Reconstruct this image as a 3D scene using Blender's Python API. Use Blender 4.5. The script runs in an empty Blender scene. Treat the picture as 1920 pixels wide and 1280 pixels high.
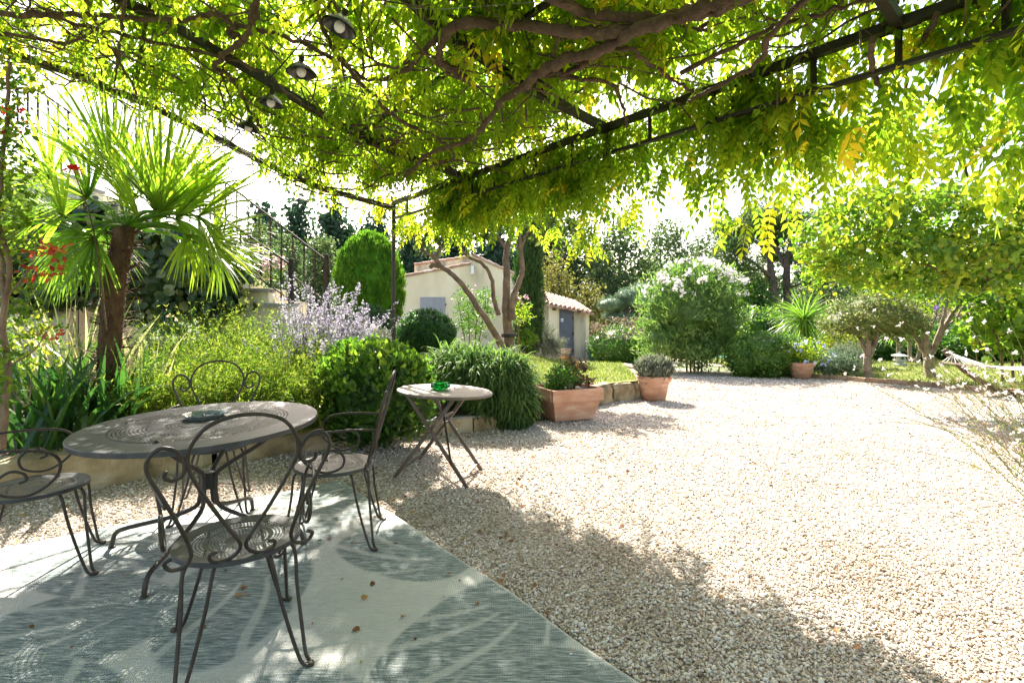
import bpy, math, random
import numpy as np
from mathutils import Vector, Matrix
R = math.radians
random.seed(7)
rng = np.random.default_rng(7)
S = bpy.context.scene
COL = S.collection

# ------------------------------------------------------------------ camera, sky, sun, exposure
cam = bpy.data.objects.new('camera', bpy.data.cameras.new('camera'))
COL.objects.link(cam)
cam.location = (0, 0, 1.36)
cam.rotation_euler = (R(90), 0, 0)
cam.data.lens = 18.0
cam.data.sensor_width = 36.0
cam.data.shift_y = -0.0245
cam.data.clip_start = 0.05
cam.data.clip_end = 600
S.camera = cam

SUN_EL, SUN_AZ = 41.0, -12.0          # azimuth from +Y towards +X
w = bpy.data.worlds.new('World')
S.world = w
w.use_nodes = True
nt = w.node_tree
sky = nt.nodes.new('ShaderNodeTexSky')
sky.sky_type = 'NISHITA'
sky.sun_disc = False
sky.sun_elevation = R(SUN_EL)
sky.sun_rotation = R(SUN_AZ)
sky.air_density = 1.0
sky.dust_density = 2.2
sky.ozone_density = 1.0
hz = nt.nodes.new('ShaderNodeMix'); hz.data_type = 'RGBA'; hz.blend_type = 'MULTIPLY'; hz.inputs[0].default_value = 1.0
hz.inputs[7].default_value = (1.11, 1.0, 0.90, 1)          # hazy, creamy summer sky
nt.links.new(sky.outputs[0], hz.inputs[6])
nt.links.new(hz.outputs[2], nt.nodes['Background'].inputs[0])
nt.nodes['Background'].inputs[1].default_value = 0.11
sun = bpy.data.objects.new('sun', bpy.data.lights.new('sun', 'SUN'))
COL.objects.link(sun)
sun.data.energy = 5.0
sun.data.angle = R(0.53)
sun.data.color = (1.0, 0.94, 0.84)
sd = Vector((math.sin(R(SUN_AZ)) * math.cos(R(SUN_EL)), math.cos(R(SUN_AZ)) * math.cos(R(SUN_EL)), math.sin(R(SUN_EL))))
sun.rotation_euler = sd.to_track_quat('Z', 'Y').to_euler()
S.view_settings.view_transform = 'Standard'
S.view_settings.look = 'None'
S.view_settings.exposure = 2.2
S.view_settings.gamma = 1.0
S.view_settings.use_curve_mapping = False
S.cycles.max_bounces = 8
S.cycles.transmission_bounces = 6
S.cycles.diffuse_bounces = 5

# ------------------------------------------------------------------ pixel/world helpers (photo is 1920x1280, horizon at 593)
F, YH, H = 960.0, 593.0, 1.36
def gz(Y):
    return -0.025 * min(max(Y - 6.0, 0.0), 18.0)
def P(x, y, Y):
    return Vector(((x - 960) / F * Y, Y, H + (YH - y) / F * Y))
def sst(a, b, x):
    t = min(max((x - a) / (b - a), 0.0), 1.0)
    return t * t * (3 - 2 * t)
def garden(X, Y):                      # height of the raised garden left of the gravel
    g = 0.24 + 0.30 * sst(1.6, -1.2, X) * sst(6.0, 9.5, Y) + 0.15 * sst(-2.5, -5, X)
    return g * (1 - sst(12.5, 18.5, Y)) + gz(Y) * sst(12.5, 18.5, Y)

# ------------------------------------------------------------------ mesh helpers
def link(name, me, parent=None, mat=None):
    o = bpy.data.objects.new(name, me)
    COL.objects.link(o)
    if parent is not None:
        o.parent = parent
    if mat is not None and me is not None and not me.materials:
        me.materials.append(mat)
    return o
def tag(o, label=None, cat=None, group=None, kind=None):
    if label: o['label'] = label
    if cat: o['category'] = cat
    if group: o['group'] = group
    if kind: o['kind'] = kind
    return o
def empty(name, loc=(0, 0, 0), rz=0.0, label=None, cat=None, group=None):
    o = bpy.data.objects.new(name, None)
    COL.objects.link(o)
    o.empty_display_size = 0.1
    o.location = loc
    o.rotation_euler = (0, 0, rz)
    return tag(o, label, cat, group)
def copy_tree(o, parent=None):
    c = o.copy()
    COL.objects.link(c)
    c.parent = parent
    for ch in o.children:
        copy_tree(ch, c)
    return c
def rawmesh(name, V, Fc, smooth=False, attr=None):
    """V (n,3), Fc (m,k) array or list of such arrays; attr: per-vertex float array named tint"""
    me = bpy.data.meshes.new(name)
    V = np.asarray(V, np.float32)
    Fs = Fc if isinstance(Fc, list) else [Fc]
    Fs = [np.asarray(f, np.int32) for f in Fs if len(f)]
    me.vertices.add(len(V))
    me.vertices.foreach_set('co', V.ravel())
    nl = sum(f.size for f in Fs)
    nf = sum(len(f) for f in Fs)
    me.loops.add(nl)
    me.polygons.add(nf)
    me.loops.foreach_set('vertex_index', np.concatenate([f.ravel() for f in Fs]))
    tot = np.concatenate([np.full(len(f), f.shape[1], np.int32) for f in Fs])
    st = np.concatenate([[0], np.cumsum(tot)[:-1]]).astype(np.int32)
    me.polygons.foreach_set('loop_start', st)
    me.polygons.foreach_set('use_smooth', np.full(nf, bool(smooth)))
    if attr is not None:
        a = me.attributes.new('tint', 'FLOAT', 'POINT')
        a.data.foreach_set('value', np.asarray(attr, np.float32))
    me.update(calc_edges=True)
    return me

class MB:
    """collects shapes, builds one mesh object"""
    def __init__(s):
        s.v = []; s.q = []; s.t = []; s.n = 0; s.a = []
    def add(s, V, q=None, t=None, tint=None):
        V = np.asarray(V, float).reshape(-1, 3)
        if q is not None and len(q): s.q.append(np.asarray(q, int) + s.n)
        if t is not None and len(t): s.t.append(np.asarray(t, int) + s.n)
        s.v.append(V); s.n += len(V)
        s.a.append(np.full(len(V), 0.5) if tint is None else np.broadcast_to(np.asarray(tint, float), (len(V),)))
        return s
    def box(s, c, d, rz=0.0, taper=1.0, M=None, jit=0.0):
        x, y, z = d[0] / 2, d[1] / 2, d[2] / 2
        V = np.array([[-x, -y, -z], [x, -y, -z], [x, y, -z], [-x, y, -z], [-x * taper, -y * taper, z], [x * taper, -y * taper, z], [x * taper, y * taper, z], [-x * taper, y * taper, z]])
        if jit: V = V + rng.normal(0, jit, V.shape)
        if M is not None:
            V = V @ np.array(M).T
        ca, sa = math.cos(rz), math.sin(rz)
        V = np.c_[V[:, 0] * ca - V[:, 1] * sa, V[:, 0] * sa + V[:, 1] * ca, V[:, 2]] + np.array(c)
        return s.add(V, q=[[0, 3, 2, 1], [4, 5, 6, 7], [0, 1, 5, 4], [1, 2, 6, 5], [2, 3, 7, 6], [3, 0, 4, 7]])
    def bar(s, a, b, w_, h_):
        a = Vector(a); b = Vector(b); d = (b - a); L = d.length; d.normalize()
        up = Vector((0, 0, 1)) if abs(d.z) < 0.95 else Vector((0, 1, 0))
        x = d.cross(up).normalized(); z = x.cross(d)
        c = (a + b) / 2
        M = np.array([list(x), list(d), list(z)]).T
        V = np.array([[sx * w_ / 2, sy * L / 2, sz * h_ / 2] for sz in (-1, 1) for sx, sy in ((-1, -1), (1, -1), (1, 1), (-1, 1))])
        V = V @ M.T + np.array(c)
        return s.add(V, q=[[0, 3, 2, 1], [4, 5, 6, 7], [0, 1, 5, 4], [1, 2, 6, 5], [2, 3, 7, 6], [3, 0, 4, 7]])
    def tube(s, pts, r, n=6, closed=False, tint=None):
        p = np.array([list(q) for q in pts], float)
        m = len(p)
        rr = np.broadcast_to(np.asarray(r, float), (m,))
        if closed:
            tan = np.roll(p, -1, 0) - np.roll(p, 1, 0)
        else:
            tan = np.gradient(p, axis=0)
        tan /= np.linalg.norm(tan, axis=1)[:, None] + 1e-12
        ref = np.array([0, 0, 1.0]) if abs(tan[0, 2]) < 0.9 else np.array([0, 1.0, 0])
        u = np.cross(tan[0], ref); u /= np.linalg.norm(u)
        V = []
        an = np.arange(n) / n * 2 * np.pi
        for i in range(m):
            u = u - tan[i] * (u @ tan[i]); u /= np.linalg.norm(u) + 1e-12
            vv = np.cross(tan[i], u)
            V.append(p[i] + rr[i] * (np.cos(an)[:, None] * u + np.sin(an)[:, None] * vv))
        V = np.concatenate(V)
        Q = []
        for i in range(m if closed else m - 1):
            j = (i + 1) % m
            for k in range(n):
                k2 = (k + 1) % n
                Q.append([i * n + k, i * n + k2, j * n + k2, j * n + k])
        T = []
        if not closed:
            V = np.concatenate([V, p[:1], p[-1:]])
            a, b = m * n, m * n + 1
            for k in range(n):
                k2 = (k + 1) % n
                T.append([a, k2, k]); T.append([b, (m - 1) * n + k, (m - 1) * n + k2])
        return s.add(V, Q, T, tint)
    def lathe(s, prof, n=24, c=(0, 0, 0)):
        m = len(prof)
        an = np.arange(n) / n * 2 * np.pi
        V = np.concatenate([np.c_[r * np.cos(an), r * np.sin(an), np.full(n, z)] for r, z in prof]) + np.array(c)
        Q = [[i * n + k, i * n + (k + 1) % n, (i + 1) * n + (k + 1) % n, (i + 1) * n + k] for i in range(m - 1) for k in range(n)]
        return s.add(V, Q)
    def ell(s, c, r, n=12, m=8, jit=0.0, tint=None):
        V = []
        for i in range(m + 1):
            th = np.pi * i / m
            for k in range(n):
                ph = 2 * np.pi * k / n
                V.append([math.sin(th) * math.cos(ph), math.sin(th) * math.sin(ph), math.cos(th)])
        V = np.array(V)
        if jit: V = V * (1 + rng.normal(0, jit, (len(V), 1)))
        V = V * np.array(r) + np.array(c)
        Q = [[i * n + k, (i + 1) * n + k, (i + 1) * n + (k + 1) % n, i * n + (k + 1) % n] for i in range(m) for k in range(n)]
        return s.add(V, Q, tint=tint)
    def mesh(s, name, smooth=False):
        q = np.concatenate(s.q) if s.q else np.zeros((0, 4), int)
        t = np.concatenate(s.t) if s.t else np.zeros((0, 3), int)
        return rawmesh(name, np.concatenate(s.v), [q, t], smooth, np.concatenate(s.a))
    def build(s, name, mat, parent=None, smooth=False, loc=None):
        o = link(name, s.mesh(name, smooth), parent, mat)
        if loc is not None: o.location = loc
        return o

def spline(pts, n=8):
    p = [Vector(q) for q in pts]
    if len(p) < 3:
        return [p[0].lerp(p[-1], i / n) for i in range(n + 1)]
    e = [p[0] * 2 - p[1]] + p + [p[-1] * 2 - p[-2]]
    out = []
    for i in range(1, len(e) - 2):
        a, b, c, d = e[i - 1], e[i], e[i + 1], e[i + 2]
        for k in range(n):
            t = k / n
            out.append(0.5 * ((2 * b) + (c - a) * t + (2 * a - 5 * b + 4 * c - d) * t * t + (3 * b - a - 3 * c + d) * t ** 3))
    out.append(p[-1])
    return out

# ------------------------------------------------------------------ materials
def newmat(name):
    m = bpy.data.materials.new(name)
    m.use_nodes = True
    n = m.node_tree
    n.nodes.clear()
    return m, n, n.nodes, n.links
def ramp(n, cols):
    r = n.nodes.new('ShaderNodeValToRGB')
    e = r.color_ramp.elements
    while len(e) > 1: e.remove(e[-1])
    e[0].position = cols[0][0]; e[0].color = (*cols[0][1], 1)
    for p, c in cols[1:]:
        k = e.new(p); k.color = (*c, 1)
    return r
def leafmat(name, cols, trans, tfac=0.45, rough=0.5, spec=0.3, objrand=False, noise=6.0):
    """cols: ramp stops of the leaf colour over the tint attribute; trans: factors turning it into the transmitted colour"""
    m, n, N, L = newmat(name)
    out = N.new('ShaderNodeOutputMaterial')
    if objrand:
        oi = N.new('ShaderNodeObjectInfo'); src = oi.outputs['Random']
    else:
        at = N.new('ShaderNodeAttribute'); at.attribute_name = 'tint'; src = at.outputs['Fac']
    geo = N.new('ShaderNodeNewGeometry')
    nz = N.new('ShaderNodeTexNoise'); nz.inputs['Scale'].default_value = noise
    L.new(geo.outputs['Position'], nz.inputs['Vector'])
    ma = N.new('ShaderNodeMath'); ma.operation = 'MULTIPLY_ADD'
    L.new(nz.outputs['Fac'], ma.inputs[0]); ma.inputs[1].default_value = 0.7; ma.inputs[2].default_value = -0.35
    ad = N.new('ShaderNodeMath'); ad.operation = 'ADD'; ad.use_clamp = True
    L.new(src, ad.inputs[0]); L.new(ma.outputs[0], ad.inputs[1])
    r = ramp(n, cols)
    L.new(ad.outputs[0], r.inputs[0])
    pb = N.new('ShaderNodeBsdfPrincipled')
    pb.inputs['Roughness'].default_value = rough
    pb.inputs['Specular IOR Level'].default_value = spec
    L.new(r.outputs[0], pb.inputs['Base Color'])
    mx = N.new('ShaderNodeMix'); mx.data_type = 'RGBA'; mx.blend_type = 'MULTIPLY'
    mx.inputs[0].default_value = 1.0
    L.new(r.outputs[0], mx.inputs[6]); mx.inputs[7].default_value = (*trans, 1)
    tr = N.new('ShaderNodeBsdfTranslucent')
    L.new(mx.outputs[2], tr.inputs['Color'])
    ms = N.new('ShaderNodeMixShader'); ms.inputs[0].default_value = tfac
    L.new(pb.outputs[0], ms.inputs[1]); L.new(tr.outputs[0], ms.inputs[2])
    L.new(ms.outputs[0], out.inputs[0])
    return m
def solid(name, cols, scale=8.0, rough=0.7, metal=0.0, bump=0.0, bscale=None, stretch=(1, 1, 1), spec=0.4, detail=6, coord='Object', objrand=0.0):
    m, n, N, L = newmat(name)
    out = N.new('ShaderNodeOutputMaterial')
    pb = N.new('ShaderNodeBsdfPrincipled')
    tc = N.new('ShaderNodeTexCoord')
    mp = N.new('ShaderNodeMapping'); mp.inputs['Scale'].default_value = stretch
    L.new(tc.outputs[coord], mp.inputs[0])
    nz = N.new('ShaderNodeTexNoise'); nz.inputs['Scale'].default_value = scale; nz.inputs['Detail'].default_value = detail
    L.new(mp.outputs[0], nz.inputs['Vector'])
    r = ramp(n, cols)
    src = nz.outputs['Fac']
    if objrand:
        oi = N.new('ShaderNodeObjectInfo')
        ma = N.new('ShaderNodeMath'); ma.operation = 'MULTIPLY_ADD'
        L.new(oi.outputs['Random'], ma.inputs[0]); ma.inputs[1].default_value = objrand; ma.inputs[2].default_value = -objrand / 2
        ad = N.new('ShaderNodeMath'); ad.use_clamp = True
        L.new(ma.outputs[0], ad.inputs[0]); L.new(src, ad.inputs[1]); src = ad.outputs[0]
    L.new(src, r.inputs[0])
    L.new(r.outputs[0], pb.inputs['Base Color'])
    pb.inputs['Roughness'].default_value = rough
    pb.inputs['Metallic'].default_value = metal
    pb.inputs['Specular IOR Level'].default_value = spec
    if bump:
        n2 = N.new('ShaderNodeTexNoise'); n2.inputs['Scale'].default_value = bscale or scale * 3; n2.inputs['Detail'].default_value = 5
        L.new(mp.outputs[0], n2.inputs['Vector'])
        b = N.new('ShaderNodeBump'); b.inputs['Strength'].default_value = bump; b.inputs['Distance'].default_value = 0.02
        L.new(n2.outputs['Fac'], b.inputs['Height']); L.new(b.outputs[0], pb.inputs['Normal'])
    L.new(pb.outputs[0], out.inputs[0])
    return m

WIS = [(0.0, (0.055, 0.13, 0.012)), (0.4, (0.10, 0.195, 0.014)), (0.7, (0.17, 0.265, 0.018)), (0.9, (0.25, 0.32, 0.022)), (1.0, (0.38, 0.34, 0.03))]
M = {}
M['wisteria'] = leafmat('wisteria leaf', WIS, (2.85, 2.35, 1.4), 0.68, 0.45, 0.3)
M['wisteria_one'] = leafmat('wisteria leaf single', WIS, (2.85, 2.35, 1.4), 0.68, 0.45, 0.3, objrand=True)
M['yellow_tree'] = leafmat('yellow green tree leaf', [(0.0, (0.07, 0.15, 0.015)), (0.5, (0.15, 0.24, 0.018)), (1.0, (0.30, 0.31, 0.025))], (1.8, 1.9, 1.4), 0.5)
M['palm'] = leafmat('palm leaf', [(0, (0.045, 0.11, 0.018)), (0.5, (0.12, 0.22, 0.022)), (1, (0.23, 0.32, 0.03))], (2.2, 2.2, 1.4), 0.55, 0.32, 0.5)
M['conifer'] = leafmat('dark conifer', [(0, (0.018, 0.045, 0.026)), (0.6, (0.036, 0.08, 0.042)), (1, (0.065, 0.115, 0.055))], (1.3, 1.5, 1.1), 0.25, 0.6)
M['poplar'] = leafmat('grey green tree leaf', [(0, (0.035, 0.065, 0.025)), (0.6, (0.075, 0.12, 0.04)), (1, (0.14, 0.17, 0.06))], (1.6, 1.7, 1.3), 0.35, 0.45)
M['olive_yellow'] = leafmat('ochre bush leaf', [(0, (0.07, 0.085, 0.02)), (0.6, (0.15, 0.15, 0.035)), (1, (0.24, 0.21, 0.06))], (1.6, 1.6, 1.3), 0.4)
M['thuja'] = leafmat('thuja leaf', [(0, (0.04, 0.10, 0.012)), (0.55, (0.095, 0.20, 0.018)), (1, (0.16, 0.28, 0.025))], (1.8, 2.0, 1.2), 0.4, 0.6, 0.15)
M['box'] = leafmat('box leaf', [(0, (0.016, 0.058, 0.010)), (0.6, (0.036, 0.105, 0.014)), (1, (0.07, 0.16, 0.02))], (1.6, 1.9, 1.2), 0.3, 0.4, 0.4)
M['cypress'] = leafmat('cypress leaf', [(0, (0.02, 0.05, 0.012)), (0.6, (0.045, 0.095, 0.018)), (1, (0.08, 0.14, 0.03))], (1.4, 1.6, 1.1), 0.25, 0.6)
M['pittosporum'] = leafmat('glossy shrub leaf', [(0, (0.02, 0.06, 0.012)), (0.5, (0.055, 0.13, 0.016)), (0.8, (0.12, 0.23, 0.022)), (1, (0.22, 0.31, 0.035))], (1.9, 1.9, 1.3), 0.45, 0.4, 0.35)
M['juniper'] = leafmat('trailing conifer leaf', [(0, (0.035, 0.08, 0.025)), (0.6, (0.08, 0.15, 0.04)), (1, (0.14, 0.21, 0.06))], (1.6, 1.7, 1.2), 0.4, 0.6, 0.15)
M['meadow'] = leafmat('feathery leaf', [(0, (0.06, 0.11, 0.015)), (0.5, (0.13, 0.20, 0.022)), (1, (0.24, 0.26, 0.045))], (1.8, 1.9, 1.4), 0.5, 0.5)
M['iris'] = leafmat('sword leaf', [(0, (0.015, 0.05, 0.015)), (0.6, (0.035, 0.09, 0.02)), (1, (0.07, 0.13, 0.02))], (1.8, 2.0, 1.2), 0.35, 0.3, 0.5)
M['phormium'] = leafmat('striped sword leaf', [(0, (0.05, 0.09, 0.03)), (0.45, (0.12, 0.15, 0.05)), (0.55, (0.42, 0.40, 0.2)), (1, (0.5, 0.46, 0.25))], (1.3, 1.3, 1.1), 0.35, 0.4, noise=40)
M['ivy'] = leafmat('ivy leaf', [(0, (0.018, 0.05, 0.014)), (0.6, (0.05, 0.09, 0.022)), (0.8, (0.16, 0.18, 0.05)), (1, (0.30, 0.30, 0.12))], (1.5, 1.6, 1.2), 0.3, 0.4, 0.45)
M['rose'] = leafmat('rose leaf', [(0, (0.05, 0.11, 0.015)), (0.6, (0.13, 0.21, 0.02)), (1, (0.28, 0.29, 0.025))], (1.9, 1.9, 1.3), 0.5, 0.45)
M['red_leaf'] = leafmat('young red leaf', [(0, (0.22, 0.03, 0.02)), (0.6, (0.42, 0.07, 0.03)), (1, (0.5, 0.16, 0.03))], (1.6, 1.4, 1.2), 0.45)
M['silver'] = leafmat('silver leaf', [(0, (0.10, 0.12, 0.085)), (0.6, (0.20, 0.22, 0.16)), (1, (0.32, 0.33, 0.26))], (1.2, 1.2, 1.0), 0.3, 0.7)
M['lavender'] = leafmat('lilac blossom', [(0, (0.26, 0.235, 0.31)), (0.6, (0.42, 0.39, 0.48)), (1, (0.56, 0.52, 0.58))], (1.1, 1.1, 1.1), 0.35, 0.7)
M['pink'] = leafmat('pink blossom', [(0, (0.50, 0.28, 0.32)), (0.6, (0.62, 0.42, 0.46)), (1, (0.7, 0.56, 0.58))], (1.1, 1.1, 1.1), 0.35, 0.7)
M['white'] = leafmat('white blossom', [(0, (0.62, 0.55, 0.53)), (0.6, (0.78, 0.74, 0.72)), (1, (0.82, 0.8, 0.78))], (1.0, 1.0, 1.0), 0.35, 0.7)
M['violet'] = leafmat('violet blossom', [(0, (0.22, 0.14, 0.42)), (1, (0.42, 0.32, 0.6))], (1.1, 1.1, 1.1), 0.35, 0.7)
M['blue'] = leafmat('pale blue blossom', [(0, (0.35, 0.42, 0.7)), (1, (0.55, 0.6, 0.78))], (1.1, 1.1, 1.1), 0.35, 0.7)
M['red'] = leafmat('red rose petal', [(0, (0.55, 0.02, 0.015)), (1, (0.75, 0.06, 0.03))], (1.3, 1.3, 1.3), 0.35, 0.5)
M['oleander'] = leafmat('oleander leaf', [(0, (0.045, 0.10, 0.028)), (0.6, (0.10, 0.18, 0.04)), (1, (0.19, 0.26, 0.065))], (1.6, 1.8, 1.2), 0.4, 0.4, 0.4)
M['hedge'] = leafmat('hedge leaf', [(0, (0.035, 0.095, 0.016)), (0.6, (0.075, 0.165, 0.022)), (1, (0.14, 0.23, 0.03))], (1.6, 1.8, 1.2), 0.35, 0.4, 0.4)
M['bronze'] = leafmat('bronze hedge leaf', [(0, (0.06, 0.07, 0.03)), (0.5, (0.14, 0.12, 0.07)), (1, (0.30, 0.21, 0.16))], (1.3, 1.3, 1.2), 0.3, 0.5)
M['photinia'] = leafmat('olive brown leaf', [(0, (0.045, 0.08, 0.018)), (0.5, (0.10, 0.15, 0.034)), (1, (0.19, 0.19, 0.065))], (1.4, 1.5, 1.2), 0.3, 0.5)
M['pine'] = leafmat('pine needle', [(0, (0.035, 0.07, 0.03)), (0.6, (0.075, 0.13, 0.035)), (1, (0.14, 0.20, 0.05))], (1.4, 1.5, 1.2), 0.25, 0.6)
M['cloud_pine'] = leafmat('blue green needle', [(0, (0.08, 0.135, 0.075)), (0.6, (0.16, 0.23, 0.13)), (1, (0.24, 0.31, 0.2))], (1.2, 1.3, 1.2), 0.2, 0.6)
M['maroon'] = leafmat('maroon leaf', [(0, (0.03, 0.03, 0.015)), (0.6, (0.09, 0.05, 0.03)), (1, (0.15, 0.10, 0.03))], (1.6, 1.5, 1.3), 0.4)
M['grass'] = leafmat('lawn grass', [(0, (0.07, 0.11, 0.022)), (0.5, (0.14, 0.18, 0.03)), (1, (0.28, 0.27, 0.075))], (1.5, 1.6, 1.3), 0.4, 0.6, noise=1.5)
M['dead_leaf'] = leafmat('dry leaf', [(0, (0.13, 0.055, 0.02)), (0.6, (0.28, 0.13, 0.045)), (1, (0.42, 0.27, 0.09))], (1.2, 1.1, 1.0), 0.25, 0.7)
M['gaura'] = leafmat('gaura stem', [(0, (0.12, 0.17, 0.05)), (0.6, (0.24, 0.27, 0.09)), (1, (0.36, 0.22, 0.15))], (1.3, 1.3, 1.2), 0.3, 0.5)

M['vine_bark'] = solid('vine bark', [(0.25, (0.05, 0.033, 0.022)), (0.6, (0.12, 0.078, 0.05)), (0.85, (0.2, 0.14, 0.09))], 14, 0.85, bump=1.0, bscale=45, stretch=(1, 1, 1), coord='Object')
M['bark'] = solid('tree bark', [(0.25, (0.10, 0.065, 0.04)), (0.6, (0.22, 0.145, 0.09)), (0.85, (0.34, 0.24, 0.16))], 7, 0.85, bump=1.0, bscale=30)
M['pale_bark'] = solid('pale bark', [(0.25, (0.15, 0.115, 0.085)), (0.7, (0.32, 0.25, 0.19)), (0.9, (0.42, 0.36, 0.3))], 7, 0.85, bump=1.0, bscale=30)
M['pine_bark'] = solid('pine bark', [(0.25, (0.06, 0.045, 0.038)), (0.7, (0.15, 0.11, 0.09))], 5, 0.9, bump=0.6, bscale=15)
M['palm_fibre'] = solid('palm fibre', [(0.25, (0.05, 0.028, 0.016)), (0.6, (0.13, 0.075, 0.042)), (0.85, (0.26, 0.17, 0.10))], 18, 0.95, bump=0.8, bscale=40, stretch=(1, 1, .4))
M['iron'] = solid('brown painted iron', [(0.3, (0.032, 0.024, 0.018)), (0.6, (0.052, 0.040, 0.031)), (0.8, (0.085, 0.066, 0.052))], 20, 0.45, metal=0.1, bump=0.08, spec=0.35)
M['iron_rail'] = solid('matt brown rail paint', [(0.3, (0.035, 0.026, 0.02)), (0.7, (0.06, 0.046, 0.036))], 10, 0.8, spec=0.1)
M['iron_dark'] = solid('dark pergola iron', [(0.3, (0.018, 0.015, 0.012)), (0.7, (0.04, 0.034, 0.026))], 10, 0.5, metal=0.2, bump=0.1, spec=0.4)
M['iron_top'] = solid('weathered table iron', [(0.25, (0.030, 0.030, 0.031)), (0.5, (0.050, 0.050, 0.052)), (0.68, (0.075, 0.076, 0.078)), (0.85, (0.12, 0.12, 0.12))], 9, 0.48, metal=0.1, bump=0.06, bscale=60, spec=0.4)
M['bistro'] = solid('taupe bistro iron', [(0.25, (0.075, 0.054, 0.042)), (0.55, (0.12, 0.09, 0.07)), (0.85, (0.2, 0.16, 0.135))], 9, 0.5, metal=0.05, bump=0.06, bscale=60)
M['black_enamel'] = solid('black enamel', [(0, (0.012, 0.012, 0.012)), (1, (0.025, 0.024, 0.023))], 5, 0.25, spec=0.5)
M['opal'] = solid('opal bulb', [(0, (0.7, 0.69, 0.66)), (1, (0.8, 0.79, 0.77))], 4, 0.3)
M['terracotta'] = solid('terracotta', [(0.25, (0.40, 0.20, 0.12)), (0.46, (0.50, 0.27, 0.17)), (0.6, (0.56, 0.335, 0.225)), (0.72, (0.63, 0.44, 0.33)), (0.85, (0.70, 0.58, 0.49))], 4.5, 0.9, bump=0.3, bscale=25, stretch=(1, 1, 2.6), detail=10)
M['blue_glaze'] = solid('blue glaze', [(0.2, (0.03, 0.10, 0.14)), (0.8, (0.07, 0.2, 0.24))], 6, 0.3)
M['stone'] = solid('ochre limestone', [(0.2, (0.09, 0.075, 0.045)), (0.36, (0.22, 0.165, 0.085)), (0.55, (0.38, 0.285, 0.16)), (0.72, (0.47, 0.39, 0.26)), (0.85, (0.56, 0.5, 0.38))], 4, 0.9, bump=0.9, detail=10, bscale=28, objrand=0.35)
M['stone_grey'] = solid('grey step stone', [(0.2, (0.16, 0.15, 0.14)), (0.7, (0.36, 0.34, 0.31))], 6, 0.85, bump=0.4, bscale=40)
M['kerb'] = solid('brown kerb', [(0.2, (0.2, 0.12, 0.075)), (0.7, (0.38, 0.27, 0.18))], 6, 0.9, bump=0.4, objrand=0.3)
M['render'] = solid('cream render', [(0.28, (0.50, 0.44, 0.32)), (0.42, (0.67, 0.585, 0.41)), (0.6, (0.76, 0.68, 0.49)), (0.8, (0.80, 0.73, 0.56))], 1.6, 0.92, bump=0.15, bscale=40, stretch=(1, 1, .3), detail=10)
M['shutter'] = solid('grey shutter paint', [(0.2, (0.27, 0.28, 0.32)), (0.8, (0.35, 0.36, 0.40))], 10, 0.6, bump=0.1, objrand=0.2)
M['door'] = solid('blue grey door paint', [(0.2, (0.085, 0.095, 0.125)), (0.8, (0.12, 0.13, 0.165))], 6, 0.55)
M['tile'] = solid('roof tile', [(0.2, (0.26, 0.15, 0.10)), (0.5, (0.42, 0.26, 0.18)), (0.8, (0.55, 0.42, 0.33))], 5, 0.9, bump=0.3, objrand=0.5)
M['wood_dark'] = solid('dark timber', [(0.2, (0.05, 0.03, 0.02)), (0.8, (0.12, 0.07, 0.045))], 8, 0.7, stretch=(1, 6, 1))
M['hammock'] = solid('white cotton', [(0.2, (0.62, 0.62, 0.6)), (0.8, (0.75, 0.75, 0.73))], 30, 0.9, bump=0.2)
M['sign_white'] = solid('white enamel', [(0, (0.75, 0.75, 0.75)), (1, (0.8, 0.8, 0.8))], 5, 0.4)
M['sign_blue'] = solid('blue print', [(0, (0.12, 0.28, 0.45)), (1, (0.16, 0.34, 0.5))], 5, 0.5)
M['granite'] = solid('pale granite', [(0.2, (0.33, 0.33, 0.32)), (0.8, (0.5, 0.5, 0.48))], 40, 0.8, bump=0.3)
M['soil'] = solid('garden soil', [(0.25, (0.035, 0.025, 0.017)), (0.6, (0.08, 0.06, 0.04)), (0.85, (0.16, 0.12, 0.08))], 9, 0.95, bump=0.8, bscale=40)
M['earth'] = solid('distant grass ground', [(0.25, (0.05, 0.07, 0.02)), (0.6, (0.09, 0.11, 0.03)), (0.85, (0.15, 0.15, 0.06))], 1.5, 0.95)
M['turf'] = solid('lawn turf', [(0.25, (0.09, 0.12, 0.025)), (0.55, (0.16, 0.18, 0.035)), (0.85, (0.28, 0.26, 0.08))], 1.4, 0.95, bump=0.5, bscale=90)
M['wire'] = solid('grey wire', [(0, (0.25, 0.25, 0.24)), (1, (0.35, 0.35, 0.34))], 5, 0.4, metal=0.5)

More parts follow.
